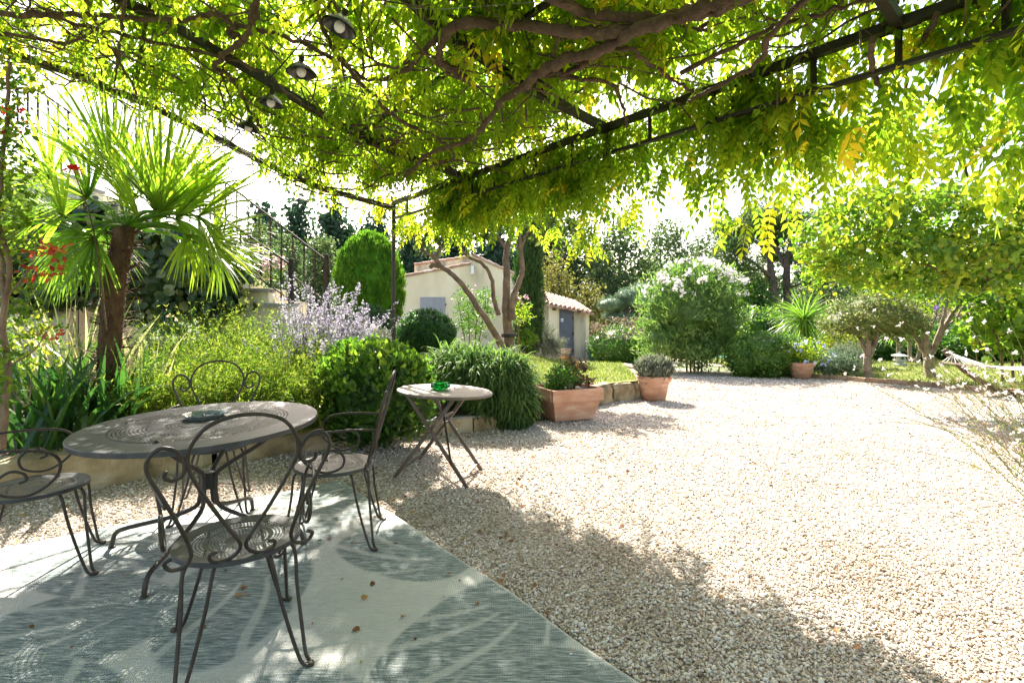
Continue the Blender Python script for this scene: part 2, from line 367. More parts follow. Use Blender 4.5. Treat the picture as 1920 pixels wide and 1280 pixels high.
def gravel_mats():
    m, n, N, L = newmat('gravel bed')
    out = N.new('ShaderNodeOutputMaterial'); pb = N.new('ShaderNodeBsdfPrincipled')
    tc = N.new('ShaderNodeTexCoord')
    vo = N.new('ShaderNodeTexVoronoi'); vo.inputs['Scale'].default_value = 75
    L.new(tc.outputs['Object'], vo.inputs['Vector'])
    nz = N.new('ShaderNodeTexNoise'); nz.inputs['Scale'].default_value = 2.2; nz.inputs['Detail'].default_value = 8
    L.new(tc.outputs['Object'], nz.inputs['Vector'])
    sp = N.new('ShaderNodeSeparateColor'); L.new(vo.outputs['Color'], sp.inputs[0])
    r = ramp(n, [(0.0, (0.15, 0.11, 0.075)), (0.25, (0.34, 0.27, 0.20)), (0.55, (0.47, 0.39, 0.31)), (0.85, (0.58, 0.51, 0.43)), (1.0, (0.66, 0.61, 0.55))])
    L.new(sp.outputs[0], r.inputs[0])
    r2 = ramp(n, [(0.3, (0.82, 0.78, 0.72)), (0.7, (1, 1, 1))]); L.new(nz.outputs['Fac'], r2.inputs[0])
    mx = N.new('ShaderNodeMix'); mx.data_type = 'RGBA'; mx.blend_type = 'MULTIPLY'; mx.inputs[0].default_value = 1
    L.new(r.outputs[0], mx.inputs[6]); L.new(r2.outputs[0], mx.inputs[7])
    L.new(mx.outputs[2], pb.inputs['Base Color'])
    pb.inputs['Roughness'].default_value = 0.9
    b = N.new('ShaderNodeBump'); b.inputs['Strength'].default_value = 1.0; b.inputs['Distance'].default_value = 0.012; b.invert = True
    L.new(vo.outputs['Distance'], b.inputs['Height']); L.new(b.outputs[0], pb.inputs['Normal'])
    L.new(pb.outputs[0], out.inputs[0])
    m2, n, N, L = newmat('pebble')
    out = N.new('ShaderNodeOutputMaterial'); pb = N.new('ShaderNodeBsdfPrincipled')
    oi = N.new('ShaderNodeObjectInfo')
    r = ramp(n, [(0.0, (0.20, 0.13, 0.085)), (0.10, (0.38, 0.28, 0.19)), (0.3, (0.54, 0.445, 0.365)), (0.6, (0.65, 0.57, 0.495)), (0.85, (0.74, 0.67, 0.60)), (1.0, (0.80, 0.765, 0.715))])
    L.new(oi.outputs['Random'], r.inputs[0])
    nz = N.new('ShaderNodeTexNoise'); nz.inputs['Scale'].default_value = 1.3; nz.inputs['Detail'].default_value = 6; nz.inputs['Roughness'].default_value = 0.65
    L.new(oi.outputs['Location'], nz.inputs['Vector'])
    r2 = ramp(n, [(0.32, (0.62, 0.55, 0.46)), (0.46, (0.9, 0.87, 0.83)), (0.6, (1, 1, 1))]); L.new(nz.outputs['Fac'], r2.inputs[0])
    mx = N.new('ShaderNodeMix'); mx.data_type = 'RGBA'; mx.blend_type = 'MULTIPLY'; mx.inputs[0].default_value = 1
    L.new(r.outputs[0], mx.inputs[6]); L.new(r2.outputs[0], mx.inputs[7]); L.new(mx.outputs[2], pb.inputs['Base Color'])
    pb.inputs['Roughness'].default_value = 0.75
    L.new(pb.outputs[0], out.inputs[0])
    return m, m2
M['gravel'], M['pebble'] = gravel_mats()
def water_mat():
    m, n, N, L = newmat('pool water')
    out = N.new('ShaderNodeOutputMaterial'); pb = N.new('ShaderNodeBsdfPrincipled')
    pb.inputs['Base Color'].default_value = (0.10, 0.36, 0.40, 1); pb.inputs['Roughness'].default_value = 0.35; pb.inputs['Specular IOR Level'].default_value = 0.15
    nz = N.new('ShaderNodeTexNoise'); nz.inputs['Scale'].default_value = 3
    b = N.new('ShaderNodeBump'); b.inputs['Strength'].default_value = 0.2
    L.new(nz.outputs['Fac'], b.inputs['Height']); L.new(b.outputs[0], pb.inputs['Normal'])
    L.new(pb.outputs[0], out.inputs[0]); return m
M['water'] = water_mat()
def glass_mat(name, col, rough=0.03):
    m, n, N, L = newmat(name)
    out = N.new('ShaderNodeOutputMaterial'); pb = N.new('ShaderNodeBsdfPrincipled')
    pb.inputs['Base Color'].default_value = (*col, 1); pb.inputs['Roughness'].default_value = rough
    pb.inputs['Transmission Weight'].default_value = 0.85; pb.inputs['IOR'].default_value = 1.5
    L.new(pb.outputs[0], out.inputs[0]); return m
M['green_glass'] = glass_mat('green glass', (0.01, 0.42, 0.05))
M['clear_glass'] = solid('grey pressed glass', [(0.3, (0.10, 0.115, 0.108)), (0.7, (0.22, 0.25, 0.235))], 30, 0.15, spec=0.6)
def stained_mat():
    m, n, N, L = newmat('cream render with damp stains')
    out = N.new('ShaderNodeOutputMaterial'); pb = N.new('ShaderNodeBsdfPrincipled')
    tc = N.new('ShaderNodeTexCoord'); mp = N.new('ShaderNodeMapping'); mp.inputs['Scale'].default_value = (1.2, 1.2, 0.35)
    L.new(tc.outputs['Object'], mp.inputs[0])
    nz = N.new('ShaderNodeTexNoise'); nz.inputs['Scale'].default_value = 1.6; nz.inputs['Detail'].default_value = 9
    L.new(mp.outputs[0], nz.inputs['Vector'])
    r = ramp(n, [(0.36, (0.64, 0.56, 0.40)), (0.5, (0.48, 0.43, 0.31)), (0.62, (0.26, 0.25, 0.2)), (0.8, (0.16, 0.165, 0.14))])
    L.new(nz.outputs['Fac'], r.inputs[0]); L.new(r.outputs[0], pb.inputs['Base Color']); pb.inputs['Roughness'].default_value = 0.95
    L.new(pb.outputs[0], out.inputs[0]); return m
M['stained'] = stained_mat()
def rug_mat():
    m, n, N, L = newmat('woven rug')
    out = N.new('ShaderNodeOutputMaterial'); pb = N.new('ShaderNodeBsdfPrincipled')
    at = N.new('ShaderNodeAttribute'); at.attribute_name = 'tint'
    tc = N.new('ShaderNodeTexCoord')
    mp = N.new('ShaderNodeMapping'); mp.inputs['Scale'].default_value = (1.0, 9.0, 1.0)
    L.new(tc.outputs['Object'], mp.inputs[0])
    nz = N.new('ShaderNodeTexNoise'); nz.inputs['Scale'].default_value = 14; nz.inputs['Detail'].default_value = 8; nz.inputs['Roughness'].default_value = 0.7
    L.new(mp.outputs[0], nz.inputs['Vector'])
    te = ramp(n, [(0.36, (0.085, 0.11, 0.105)), (0.5, (0.20, 0.235, 0.225)), (0.62, (0.43, 0.44, 0.42))]); L.new(nz.outputs['Fac'], te.inputs[0])
    be = ramp(n, [(0.25, (0.43, 0.42, 0.385)), (0.7, (0.56, 0.55, 0.51))]); L.new(nz.outputs['Fac'], be.inputs[0])
    mx = N.new('ShaderNodeMix'); mx.data_type = 'RGBA'
    L.new(at.outputs['Fac'], mx.inputs[0]); L.new(be.outputs[0], mx.inputs[6]); L.new(te.outputs[0], mx.inputs[7])
    L.new(mx.outputs[2], pb.inputs['Base Color']); pb.inputs['Roughness'].default_value = 0.95
    w1 = N.new('ShaderNodeTexWave'); w1.bands_direction = 'X'; w1.inputs['Scale'].default_value = 32
    w2 = N.new('ShaderNodeTexWave'); w2.bands_direction = 'Y'; w2.inputs['Scale'].default_value = 32
    L.new(tc.outputs['Object'], w1.inputs['Vector']); L.new(tc.outputs['Object'], w2.inputs['Vector'])
    mu = N.new('ShaderNodeMath'); mu.operation = 'MULTIPLY'; L.new(w1.outputs['Fac'], mu.inputs[0]); L.new(w2.outputs['Fac'], mu.inputs[1])
    b = N.new('ShaderNodeBump'); b.inputs['Strength'].default_value = 0.7; b.inputs['Distance'].default_value = 0.004
    L.new(mu.outputs[0], b.inputs['Height']); L.new(b.outputs[0], pb.inputs['Normal'])
    L.new(pb.outputs[0], out.inputs[0]); return m
M['rug'] = rug_mat()
# ------------------------------------------------------------------ foliage helpers
def nrmz(a):
    return a / (np.linalg.norm(a, axis=-1, keepdims=True) + 1e-9)
def rdir(n):
    return nrmz(rng.normal(size=(n, 3)))
LEAF2 = (np.array([[0, 0, 0], [-.5, .45, .10], [0, 1, -.05], [.5, .45, .10]]), np.array([[0, 3, 2], [0, 2, 1]]))
NARROW = (np.array([[0, 0, 0], [-.12, .45, .03], [0, 1, -.08], [.12, .45, .03]]), np.array([[0, 3, 2], [0, 2, 1]]))
OVAL = (np.array([[0, 0, 0], [-.30, .45, .06], [0, 1, -.06], [.30, .45, .06]]), np.array([[0, 3, 2], [0, 2, 1]]))
NEEDLE = (np.array([[-.04, 0, 0], [.04, 0, 0], [0, 1, 0]]), np.array([[0, 1, 2]]))
LOBED = (np.array([[0, 0, 0], [-.45, .15, .05], [-.5, .55, .02], [0, 1, -.12], [.5, .55, .02], [.45, .15, .05], [0, .45, -.03]]),
         np.array([[0, 6, 1], [1, 6, 2], [2, 6, 3], [3, 6, 4], [4, 6, 5], [5, 6, 0]]))
def frames(axis, nr):
    y = nrmz(axis)
    x = np.cross(y, nr); bad = np.linalg.norm(x, axis=1) < 1e-3
    x[bad] = np.cross(y[bad], rdir(bad.sum()) if bad.any() else np.zeros((0, 3)))
    x = nrmz(x); z = np.cross(x, y)
    return np.stack([x, y, z], 2)
def scatter(tmpl, pos, axis, nr, size, tint):
    tv, tf = tmpl
    n = len(pos)
    fr = frames(np.array(axis, float), np.array(nr, float))
    sz = np.asarray(size, float)
    sv = tv[None] * (sz[:, None, None] if sz.ndim == 1 else sz[:, None, :])
    V = (np.einsum('nij,nkj->nki', fr, sv) + pos[:, None, :]).reshape(-1, 3)
    Fc = (tf[None] + (np.arange(n) * len(tv))[:, None, None]).reshape(-1, tf.shape[1])
    return V, Fc, np.repeat(np.asarray(tint, float), len(tv))
def put(mb, s):
    V, Fc, T = s
    if Fc.shape[1] == 3: mb.add(V, t=Fc, tint=T)
    else: mb.add(V, q=Fc, tint=T)
    return mb
def crown(mb, blobs, n_clump, clump_r, n_leaf, size, tmpl=OVAL, shell=0.7, droop=0.0, up=0.0, cut=0.72, vary=0.25, bottom=-1.0, outw=0.8, rnd=0.7, base=0.5):
    """leaves in clumps spread over and through the outer part of a set of ellipsoids"""
    B = np.array(blobs, float)
    wgt = (B[:, 3] * B[:, 4] + B[:, 3] * B[:, 5] + B[:, 4] * B[:, 5])
    cnt = np.maximum(1, (n_clump * wgt / wgt.sum()).astype(int))
    C = []; Nn = []
    for i, b in enumerate(B):
        d = rdir(cnt[i] * 2)
        d = d[d[:, 2] > bottom][:cnt[i]]
        r = shell + (1.02 - shell) * rng.random(len(d)) ** 0.6
        p = b[:3] + d * r[:, None] * b[3:6]
        keep = np.ones(len(p), bool)
        for j, c in enumerate(B):
            if j != i:
                keep &= np.linalg.norm((p - c[:3]) / c[3:6], axis=1) > cut
        C.append(p[keep]); Nn.append(nrmz(d / b[3:6])[keep])
    C = np.concatenate(C); Nn = np.concatenate(Nn)
    k = len(C)
    off = rng.normal(size=(k, n_leaf, 3)) * 0.5
    pos = C[:, None] + off * clump_r
    nn = nrmz(Nn[:, None] * outw + off * 0.5 + rng.normal(size=off.shape) * 0.25)
    ax = nrmz(Nn[:, None] * 0.5 + rng.normal(size=off.shape) * rnd + np.array([0, 0, up - droop]))
    tint = base + rng.normal(size=(k, 1)) * vary + rng.normal(size=(k, n_leaf)) * 0.14
    n = k * n_leaf
    sz = size * (0.65 + 0.6 * rng.random(n))
    return put(mb, scatter(tmpl, pos.reshape(n, 3), ax.reshape(n, 3), nn.reshape(n, 3), sz, np.clip(tint.reshape(n), 0, 1)))
def blades(mb, pos, dirs, length, width, bend=0.5, seg=4, tint=None, twist=None):
    """flat tapering blades that bow down under their own weight"""
    n = len(pos)
    d = nrmz(np.array(dirs, float)); pos = np.array(pos, float)
    length = np.broadcast_to(length, (n,)).astype(float); width = np.broadcast_to(width, (n,)).astype(float); bend = np.broadcast_to(bend, (n,)).astype(float)
    side = nrmz(np.cross(d, np.array([0, 0, 1.0]) + rng.normal(size=(n, 3)) * 0.3))
    V = np.zeros((n, (seg + 1) * 2, 3))
    p = pos.copy(); cur = d.copy()
    for k in range(seg + 1):
        t = k / seg
        wk = width * (0.55 + 0.9 * t if t < 0.4 else 0.91 * (1 - ((t - 0.4) / 0.6) ** 1.6)) + 0.0004
        V[:, 2 * k] = p - side * wk[:, None] / 2; V[:, 2 * k + 1] = p + side * wk[:, None] / 2
        cur = nrmz(cur + np.array([0, 0, -1.0]) * (bend / seg * (0.4 + 1.3 * t))[:, None])
        p = p + cur * (length / seg)[:, None]
    tf = np.array([[2 * k, 2 * k + 1, 2 * k + 3, 2 * k + 2] for k in range(seg)])
    Fc = (tf[None] + (np.arange(n) * (seg + 1) * 2)[:, None, None]).reshape(-1, 4)
    tt = rng.random(n) if tint is None else np.broadcast_to(tint, (n,))
    mb.add(V.reshape(-1, 3), q=Fc, tint=np.repeat(tt, (seg + 1) * 2))
    return p
def limb(mb, pts, r0, r1, n=7, sub=5, wob=0.0):
    q = spline(pts, sub)
    if wob:
        q = [p + Vector(rng.normal(0, wob, 3)) if 0 < i < len(q) - 1 else p for i, p in enumerate(q)]
    m = len(q)
    mb.tube(q, [r0 + (r1 - r0) * (i / (m - 1)) ** 0.8 for i in range(m)], n)
    return q

# ------------------------------------------------------------------ sky backdrop is the world; ground and terrain
def grid_mesh(xs, ys, fz):
    V = np.array([[x, y, fz(x, y)] for y in ys for x in xs])
    nx = len(xs)
    Q = [[j * nx + i, j * nx + i + 1, (j + 1) * nx + i + 1, (j + 1) * nx + i] for j in range(len(ys) - 1) for i in range(nx - 1)]
    return V, np.array(Q)
V, Q = grid_mesh([-150, -60, -25, -12, 0, 12, 25, 60, 150], [-40, -8, 0, 3, 6, 9, 12, 15, 18, 21, 24, 40, 80, 250], lambda x, y: gz(y) - 0.03)
tag(link('ground', rawmesh('ground', V, Q), None, M['earth']), kind='structure')

BORDER = [(-6.5, 1.2), (-4.6, 2.55), (-3.45, 3.88), (-2.42, 5.05), (-1.12, 5.72), (-0.16, 6.25), (0.62, 6.95), (1.72, 8.55), (2.42, 8.95)]
def xl(Y):
    for (x0, y0), (x1, y1) in zip(BORDER, BORDER[1:]):
        if y0 <= Y <= y1: return x0 + (x1 - x0) * (Y - y0) / (y1 - y0)
    if Y < 1.2: return -8.5
    if Y < 12.2: return 2.42 + 0.4 * (Y - 8.95) / 3.2
    if Y < 13.4: return 2.82 - 2.6 * (Y - 12.2) / 1.2
    return 0.22
KERB = [(3.9, 17.4), (5.3, 15.4), (7.07, 13.35), (8.1, 11.7), (8.77, 10.66), (9.05, 10.0), (9.45, 9.1), (10.6, 7.2), (12.5, 4.5)]
def xr(Y):
    K = KERB[::-1]
    if Y <= K[0][1]: return 13.0
    for (x0, y0), (x1, y1) in zip(K, K[1:]):
        if y0 <= Y <= y1: return x0 + (x1 - x0) * (Y - y0) / (y1 - y0)
    return 3.9
ys = list(np.arange(-3, 24.01, 0.3))
nc = 24
V = []; Q = []
for j, y in enumerate(ys):
    a, b = xl(y) - 0.1, (xr(y) + 0.1 if y < 17 else 9.5)
    if y > 17: a = 0.22
    for i in range(nc + 1):
        V.append([a + (b - a) * i / nc, y, gz(y) - 0.004])
for j in range(len(ys) - 1):
    for i in range(nc):
        q = j * (nc + 1) + i
        Q.append([q, q + 1, q + nc + 2, q + nc + 1])
tag(link('gravel_yard', rawmesh('gravel_yard', V, np.array(Q)), None, M['gravel']), kind='structure')

# raised garden (soil and lawn) left of the gravel
ys = list(np.arange(1.2, 22, 0.3)); nc = 40
V = []; Q = []
for y in ys:
    a, b = -16.0, xl(y) - 0.12
    for i in range(nc + 1):
        u = 1 - (1 - i / nc) ** 2
        x = a + (b - a) * u
        V.append([x, y, garden(x, y) - 0.02 + 0.012 * math.sin(5 * x) * math.sin(4.3 * y)])
for j in range(len(ys) - 1):
    for i in range(nc):
        q = j * (nc + 1) + i
        Q.append([q, q + 1, q + nc + 2, q + nc + 1])
tag(link('planting_bed', rawmesh('planting_bed', V, np.array(Q), True), None, M['soil']), kind='structure')
ys = list(np.arange(6.9, 20.5, 0.25)); nc = 20
V = []; Q = []
for y in ys:
    a, b = max(-0.75, xl(y) - 4.0) if y < 13 else -3.2, xl(y) - (0.16 if y < 12.2 else 0.05)
    for i in range(nc + 1):
        x = a + (b - a) * i / nc
        V.append([x, y, garden(x, y) + 0.0])
for j in range(len(ys) - 1):
    for i in range(nc):
        q = j * (nc + 1) + i
        Q.append([q, q + 1, q + nc + 2, q + nc + 1])
tag(link('garden_lawn', rawmesh('garden_lawn', V, np.array(Q), True), None, M['turf']), kind='structure')
# lawn on the right behind the kerb
ys = list(np.arange(4.5, 34, 0.5)); nc = 16
V = []; Q = []
for y in ys:
    a = xr(y) + 0.10 if y < 17.4 else 5.5
    if y > 13.3: a = max(a, 7.1)
    for i in range(nc + 1):
        x = a + (26 - a) * (i / nc) ** 1.5
        V.append([x, y, gz(y) + 0.03])
for j in range(len(ys) - 1):
    for i in range(nc):
        q = j * (nc + 1) + i
        Q.append([q, q + 1, q + nc + 2, q + nc + 1])
tag(link('far_lawn', rawmesh('far_lawn', V, np.array(Q), True), None, M['turf']), kind='structure')
# pool and its paving seen through the gap beside the oleander
mb = MB(); mb.box((9.3, 21.6, gz(21.6) + 0.01), (3.6, 3.0, 0.06))
tag(mb.build('pool_paving', M['granite']), kind='structure')
mb = MB(); mb.box((9.3, 21.7, gz(21.7) + 0.035), (3.2, 2.2, 0.03))
tag(mb.build('pool_water', M['water']), kind='structure')

# kerb blocks along the lawn
kt = empty('lawn_kerb', (0, 0, 0), 0, 'low brown edging kerb between the gravel and the far lawn', 'kerb')
pts = [Vector((x, y, 0)) for x, y in KERB[2:]]
path = []
for a, b in zip(pts, pts[1:]):
    L = (b - a).length; k = max(1, round(L / 0.42))
    for i in range(k): path.append((a.lerp(b, i / k), a.lerp(b, (i + 1) / k)))
for a, b in path:
    mb = MB(); c = (a + b) / 2; d = b - a
    mb.box((0, 0, 0), (d.length - 0.012, 0.11, 0.13), jit=0.004)
    o = mb.build('kerb_block', M['kerb'], kt)
    o.location = (c.x, c.y, gz(c.y) + 0.035); o.rotation_euler = (0, 0, math.atan2(d.y, d.x))

# stone border of the raised bed: each stone a part
bt = empty('stone_border', (0, 0, 0), 0, 'rough ochre limestone blocks edging the raised bed along the gravel', 'stone border')
def stone_block(c, L, D, Hh, rz, mat='stone'):
    nx, nz = 5, 3
    V = []
    mb = MB()
    for k in range(nz + 1):
        for i in range(nx + 1):
            for j in (0, 1):
                x = -L / 2 + L * i / nx; z = Hh * k / nz; y = -D / 2 + D * j
                e = 0.03 * ((i in (0, nx)) + (k == nz)) * (1 if j == 0 else 0)
                V.append([x * (1 - 0.02 * (k == nz)) + rng.normal(0, .004), y + e * 0.9 + rng.normal(0, .013), z + rng.normal(0, .006) - (e * .4 if k == nz else 0)])
    idx = lambda i, j, k: (k * (nx + 1) + i) * 2 + j
    Q = []
    for k in range(nz):
        for i in range(nx):
            Q.append([idx(i, 0, k), idx(i + 1, 0, k), idx(i + 1, 0, k + 1), idx(i, 0, k + 1)])
            Q.append([idx(i + 1, 1, k), idx(i, 1, k), idx(i, 1, k + 1), idx(i + 1, 1, k + 1)])
        Q.append([idx(0, 1, k), idx(0, 0, k), idx(0, 0, k + 1), idx(0, 1, k + 1)])
        Q.append([idx(nx, 0, k), idx(nx, 1, k), idx(nx, 1, k + 1), idx(nx, 0, k + 1)])
    for i in range(nx):
        Q.append([idx(i, 0, nz), idx(i + 1, 0, nz), idx(i + 1, 1, nz), idx(i, 1, nz)])
    mb.add(V, q=Q)
    o = mb.build('stone', M[mat], bt, smooth=False)
    o.location = c; o.rotation_euler = (0, 0, rz)
    return o
lens = [1.25, 1.05, 0.7, 1.6, 0.62, 0.55, 0.8, 0.6, 0.7]
def walk(pts, lens, h0, h1, D=0.24):
    segs = [(Vector((*a, 0)), Vector((*b, 0))) for a, b in zip(pts, pts[1:])]
    tot = sum((b - a).length for a, b in segs)
    def at(s):
        for a, b in segs:
            l = (b - a).length
            if s <= l + 1e-6: return a.lerp(b, max(0, s) / l)
            s -= l
        return segs[-1][1]
    s = 0; i = 0
    while s < tot - 0.15:
        L = min(lens[i % len(lens)], tot - s)
        a, b = at(s), at(s + L); d = b - a
        n = Vector((-d.y, d.x, 0)).normalized()
        c = (a + b) / 2 + n * D / 2
        h = h0 + (h1 - h0) * s / tot + rng.normal(0, .012)
        stone_block((c.x + n.x * rng.normal(0, .012), c.y + n.y * rng.normal(0, .012), gz(c.y) - 0.02), d.length - 0.03, D * rng.uniform(.9, 1.1), h + rng.normal(0, .015), math.atan2(d.y, d.x) + rng.normal(0, .015))
        s += L; i += 1
walk(BORDER[1:5], [1.0, 1.35, 0.52, 1.62, 0.6, 0.9], 0.35, 0.27)
walk([(0.5, 6.95)] + BORDER[7:], [0.62, 0.75, 0.62, 0.5], 0.29, 0.345)
walk([(2.42, 8.95), (2.82, 12.1)], [0.9, 0.7, 0.8], 0.345, 0.42, 0.2)
# two stone steps between the shrubs
st = empty('stone_steps', (0, 0, 0), 0, 'two worn grey stone steps rising behind the small bistro table', 'steps')
for k, (p, q, zz, hh) in enumerate([((-1.14, 5.70), (-0.12, 6.24), 0.0, 0.17), ((-1.42, 6.10), (-0.40, 6.64), 0.17, 0.17)]):
    a = Vector((*p, 0)); b = Vector((*q, 0)); d = b - a; nseg = 3 if k == 0 else 2
    for i in range(nseg):
        u, v = a.lerp(b, i / nseg), a.lerp(b, (i + 1) / nseg)
        n = Vector((-d.y, d.x, 0)).normalized()
        c = (u + v) / 2 + n * 0.23
        mb = MB(); mb.box((0, 0, hh / 2), (d.length / nseg - 0.008, 0.46, hh), jit=0.006)
        o = mb.build('step_stone', M['stone' if k == 0 else 'stone_grey'], st); o.location = (c.x, c.y, zz - 0.01); o.rotation_euler = (0, 0, math.atan2(d.y, d.x))
        mb = MB(); mb.box((0, 0, 0.012), (d.length / nseg - 0.006, 0.44, 0.03), jit=0.002)
        o2 = mb.build('tread', M['stone_grey'], st); o2.location = (c.x, c.y, zz - 0.01 + hh - 0.008); o2.rotation_euler = o.rotation_euler

# ------------------------------------------------------------------ cottage
YB = 21.0
hs = empty('cottage', (0, YB, gz(YB)), 0, 'cream rendered garden cottage with grey shutter and tiled lean-to', 'house')
def prism(name, poly, y0, y1, mat, parent):
    """polygon in the x-z plane (world metres) given depth from y0 to y1"""
    n = len(poly)
    V = [[x, y0, z] for x, z in poly] + [[x, y1, z] for x, z in poly]
    bm_f = [list(range(n)), list(range(2 * n - 1, n - 1, -1))]
    me = bpy.data.meshes.new(name)
    fs = [tuple(bm_f[0]), tuple(bm_f[1])] + [(i, i + n, (i + 1) % n + n, (i + 1) % n) for i in range(n)]
    me.from_pydata([tuple(v) for v in V], [], fs)
    o = link(name, me, parent, mat)
    if parent is not None: o.matrix_parent_inverse = parent_inv(parent)
    return o
def parent_inv(p):
    return (Matrix.Translation(p.location) @ p.rotation_euler.to_matrix().to_4x4()).inverted()
def wpt(x, y, Y):
    v = P(x, y, Y); return (v.x, v.z)
zb = gz(YB) - 0.1
A = [wpt(640, 541, YB), wpt(881, 495, YB)]
prism('wall', [(A[0][0], zb), (A[1][0], zb), A[1], A[0]], YB, YB + 5, M['render'], hs)
B = [wpt(881, 480, YB), wpt(887, 479, YB), wpt(1016, 538, YB)]
prism('wall', [(B[0][0] + .004, zb), (B[2][0], zb), B[2], B[1], (B[0][0] + .004, B[0][1])], YB + .003, YB + 6, M['render'], hs)
C_ = [wpt(777, 497, YB + 1.6), wpt(884, 481, YB + 1.6)]
prism('wall', [(C_[0][0], zb + 3), (C_[1][0], zb + 3), C_[1], C_[0]], YB + 1.6, YB + 6, M['stained'], hs)
def verge(p0, p1, y0, dy, n):
    a = Vector((p0[0], y0, p0[1])); b = Vector((p1[0], y0, p1[1]))
    for i in range(n):
        u, v = a.lerp(b, i / n), a.lerp(b, (i + 1.12) / n)
        mb = MB()
        d = v - u; L = d.length; ang = math.atan2(d.z, d.x)
        # half-round tile, long axis along the slope
        prof = []
        for s_ in (0, 1):
            for k in range(7):
                t = math.pi * k / 6
                prof.append([s_ * L, -math.cos(t) * 0.11 * (1 - .15 * s_), math.sin(t) * 0.085 * (1 - .15 * s_) + 0.02 * (1 - s_)])
        Q = [[k, k + 1, k + 8, k + 7] for k in range(6)]
        low = [[p[0], p[1], p[2] - 0.02] for p in prof]
        Q2 = [[k + 14 + 1, k + 14, k + 21, k + 22] for k in range(6)]
        fr = [[k, k + 14, k + 15, k + 1] for k in range(6)]
        mb.add(prof + low, q=Q + Q2 + fr)
        o = mb.build('roof_tile', M['tile'], hs)
        o.matrix_parent_inverse = parent_inv(hs)
        o.location = (u.x, y0 + dy, u.z); o.rotation_euler = (rng.normal(0, .03), -ang + rng.normal(0, .015), 0)
verge(A[0], A[1], YB, 0.02, 14)
verge((B[1][0], B[1][1]), B[2], YB, 0.02, 10)
verge(C_[0], C_[1], YB + 1.6, 0.02, 7)
def slab(name, pts4, th, mat, par):
    V = [list(p) for p in pts4] + [[p[0], p[1], p[2] - th] for p in pts4]
    mb = MB(); mb.add(V, q=[[0, 1, 2, 3], [7, 6, 5, 4], [0, 4, 5, 1], [1, 5, 6, 2], [2, 6, 7, 3], [3, 7, 4, 0]])
    o = mb.build(name, mat, par); o.matrix_parent_inverse = parent_inv(par); return o
slab('roof', [(A[0][0], YB - .02, A[0][1] + .05), (A[1][0], YB - .02, A[1][1] + .05), (A[1][0], YB + 5, A[1][1] + .05), (A[0][0], YB + 5, A[0][1] + .05)], .09, M['tile'], hs)
slab('roof', [(B[1][0], YB - .02, B[1][1] + .05), (B[2][0] + .1, YB - .02, B[2][1] + .05), (B[2][0] + .1, YB + 6, B[2][1] + .05), (B[1][0], YB + 6, B[1][1] + .05)], .09, M['tile'], hs)
slab('roof', [(C_[0][0], YB + 1.58, C_[0][1] + .04), (C_[1][0], YB + 1.58, C_[1][1] + .04), (C_[1][0], YB + 6, C_[1][1] + .04), (C_[0][0], YB + 6, C_[0][1] + .04)], .08, M['tile'], hs)
# shutter of planks
x0, z1 = wpt(788, 557, YB); x1, z0 = wpt(835, 622, YB)
sh = empty('shutter', ((x0 + x1) / 2, YB - 0.03, (z0 + z1) / 2)); sh.parent = hs; sh.matrix_parent_inverse = parent_inv(hs)
npl = 8
for i in range(npl):
    wv = (x1 - x0) / npl
    mb = MB(); mb.box((0, 0, 0), (wv - 0.008, 0.035, z1 - z0), jit=.001)
    o = mb.build('plank', M['shutter'], sh); o.location = (-(x1 - x0) / 2 + wv * (i + .5), rng.normal(0, .002), 0)
for zz in (-.35, .4):
    mb = MB(); mb.box((0, 0, 0), (0.05, 0.03, 0.08)); o = mb.build('hinge', M['iron'], sh); o.location = (x1 - (x0 + x1) / 2 + .02, -.02, zz)
mb = MB(); c = P(886, 505, YB - .08); mb.box((c.x, c.y, c.z), (.12, .14, .3), taper=.9); mb.box((c.x, c.y, c.z - .17), (.16, .17, .05))
o = mb.build('wall_lamp', M['sign_white'], hs); o.matrix_parent_inverse = parent_inv(hs)
# lean-to shed with the grey door (front stands forward of the gable wall)
YS = 20.2
sx0, sx1 = wpt(1029, 600, YS)[0], wpt(1104, 600, YS)[0]
ztop = wpt(1029, 567, YS)[1]; ztop1 = wpt(1104, 585, YS)[1]
zf = gz(YS) - .08
prism('wall', [(sx0, zf), (sx1, zf), (sx1, ztop1), (sx0, ztop)], YS, YS + 3.0, M['stained'], hs)
dx0, dz1 = wpt(1051, 580, YS); dx1, dz0 = wpt(1073, 671, YS)
prism('wall', [(sx0 - .002, zf), (dx0 - .02, zf), (dx0 - .02, ztop - .12), (sx0 - .002, ztop - .02)], YS - .012, YS + .2, M['render'], hs)
prism('wall', [(dx0 - .02, dz1 + .03), (dx1 + .14, dz1 + .03), (dx1 + .14, ztop1 + .06), (dx0 - .02, ztop - .125)], YS - .011, YS + .2, M['render'], hs)
mb = MB(); mb.box(((dx0 + dx1) / 2, YS - .02, (dz0 + dz1) / 2), (dx1 - dx0, .05, dz1 - dz0))
dr = mb.build('door', M['door'], hs); dr.matrix_parent_inverse = parent_inv(hs)
mb = MB(); mb.box((dx1 + .035, YS - .02, (dz0 + dz1) / 2), (.05, .06, dz1 - dz0 + .06)); mb.box((dx0 - .03, YS - .02, (dz0 + dz1) / 2), (.04, .06, dz1 - dz0 + .06)); mb.box(((dx0 + dx1) / 2, YS - .02, dz1 + .03), (dx1 - dx0, .06, .05))
o = mb.build('frame', M['door'], dr); 
for t in (.15, .5, .82):
    mb = MB(); mb.box((dx1 + .02, YS - .06, dz0 + (dz1 - dz0) * t), (.07, .03, .11)); mb.build('hinge', M['iron'], dr)
mb = MB(); c = P(1054, 600, YS - .05); mb.box((c.x, c.y, c.z), (.10, .012, .13)); o = mb.build('sign', M['sign_white'], dr)
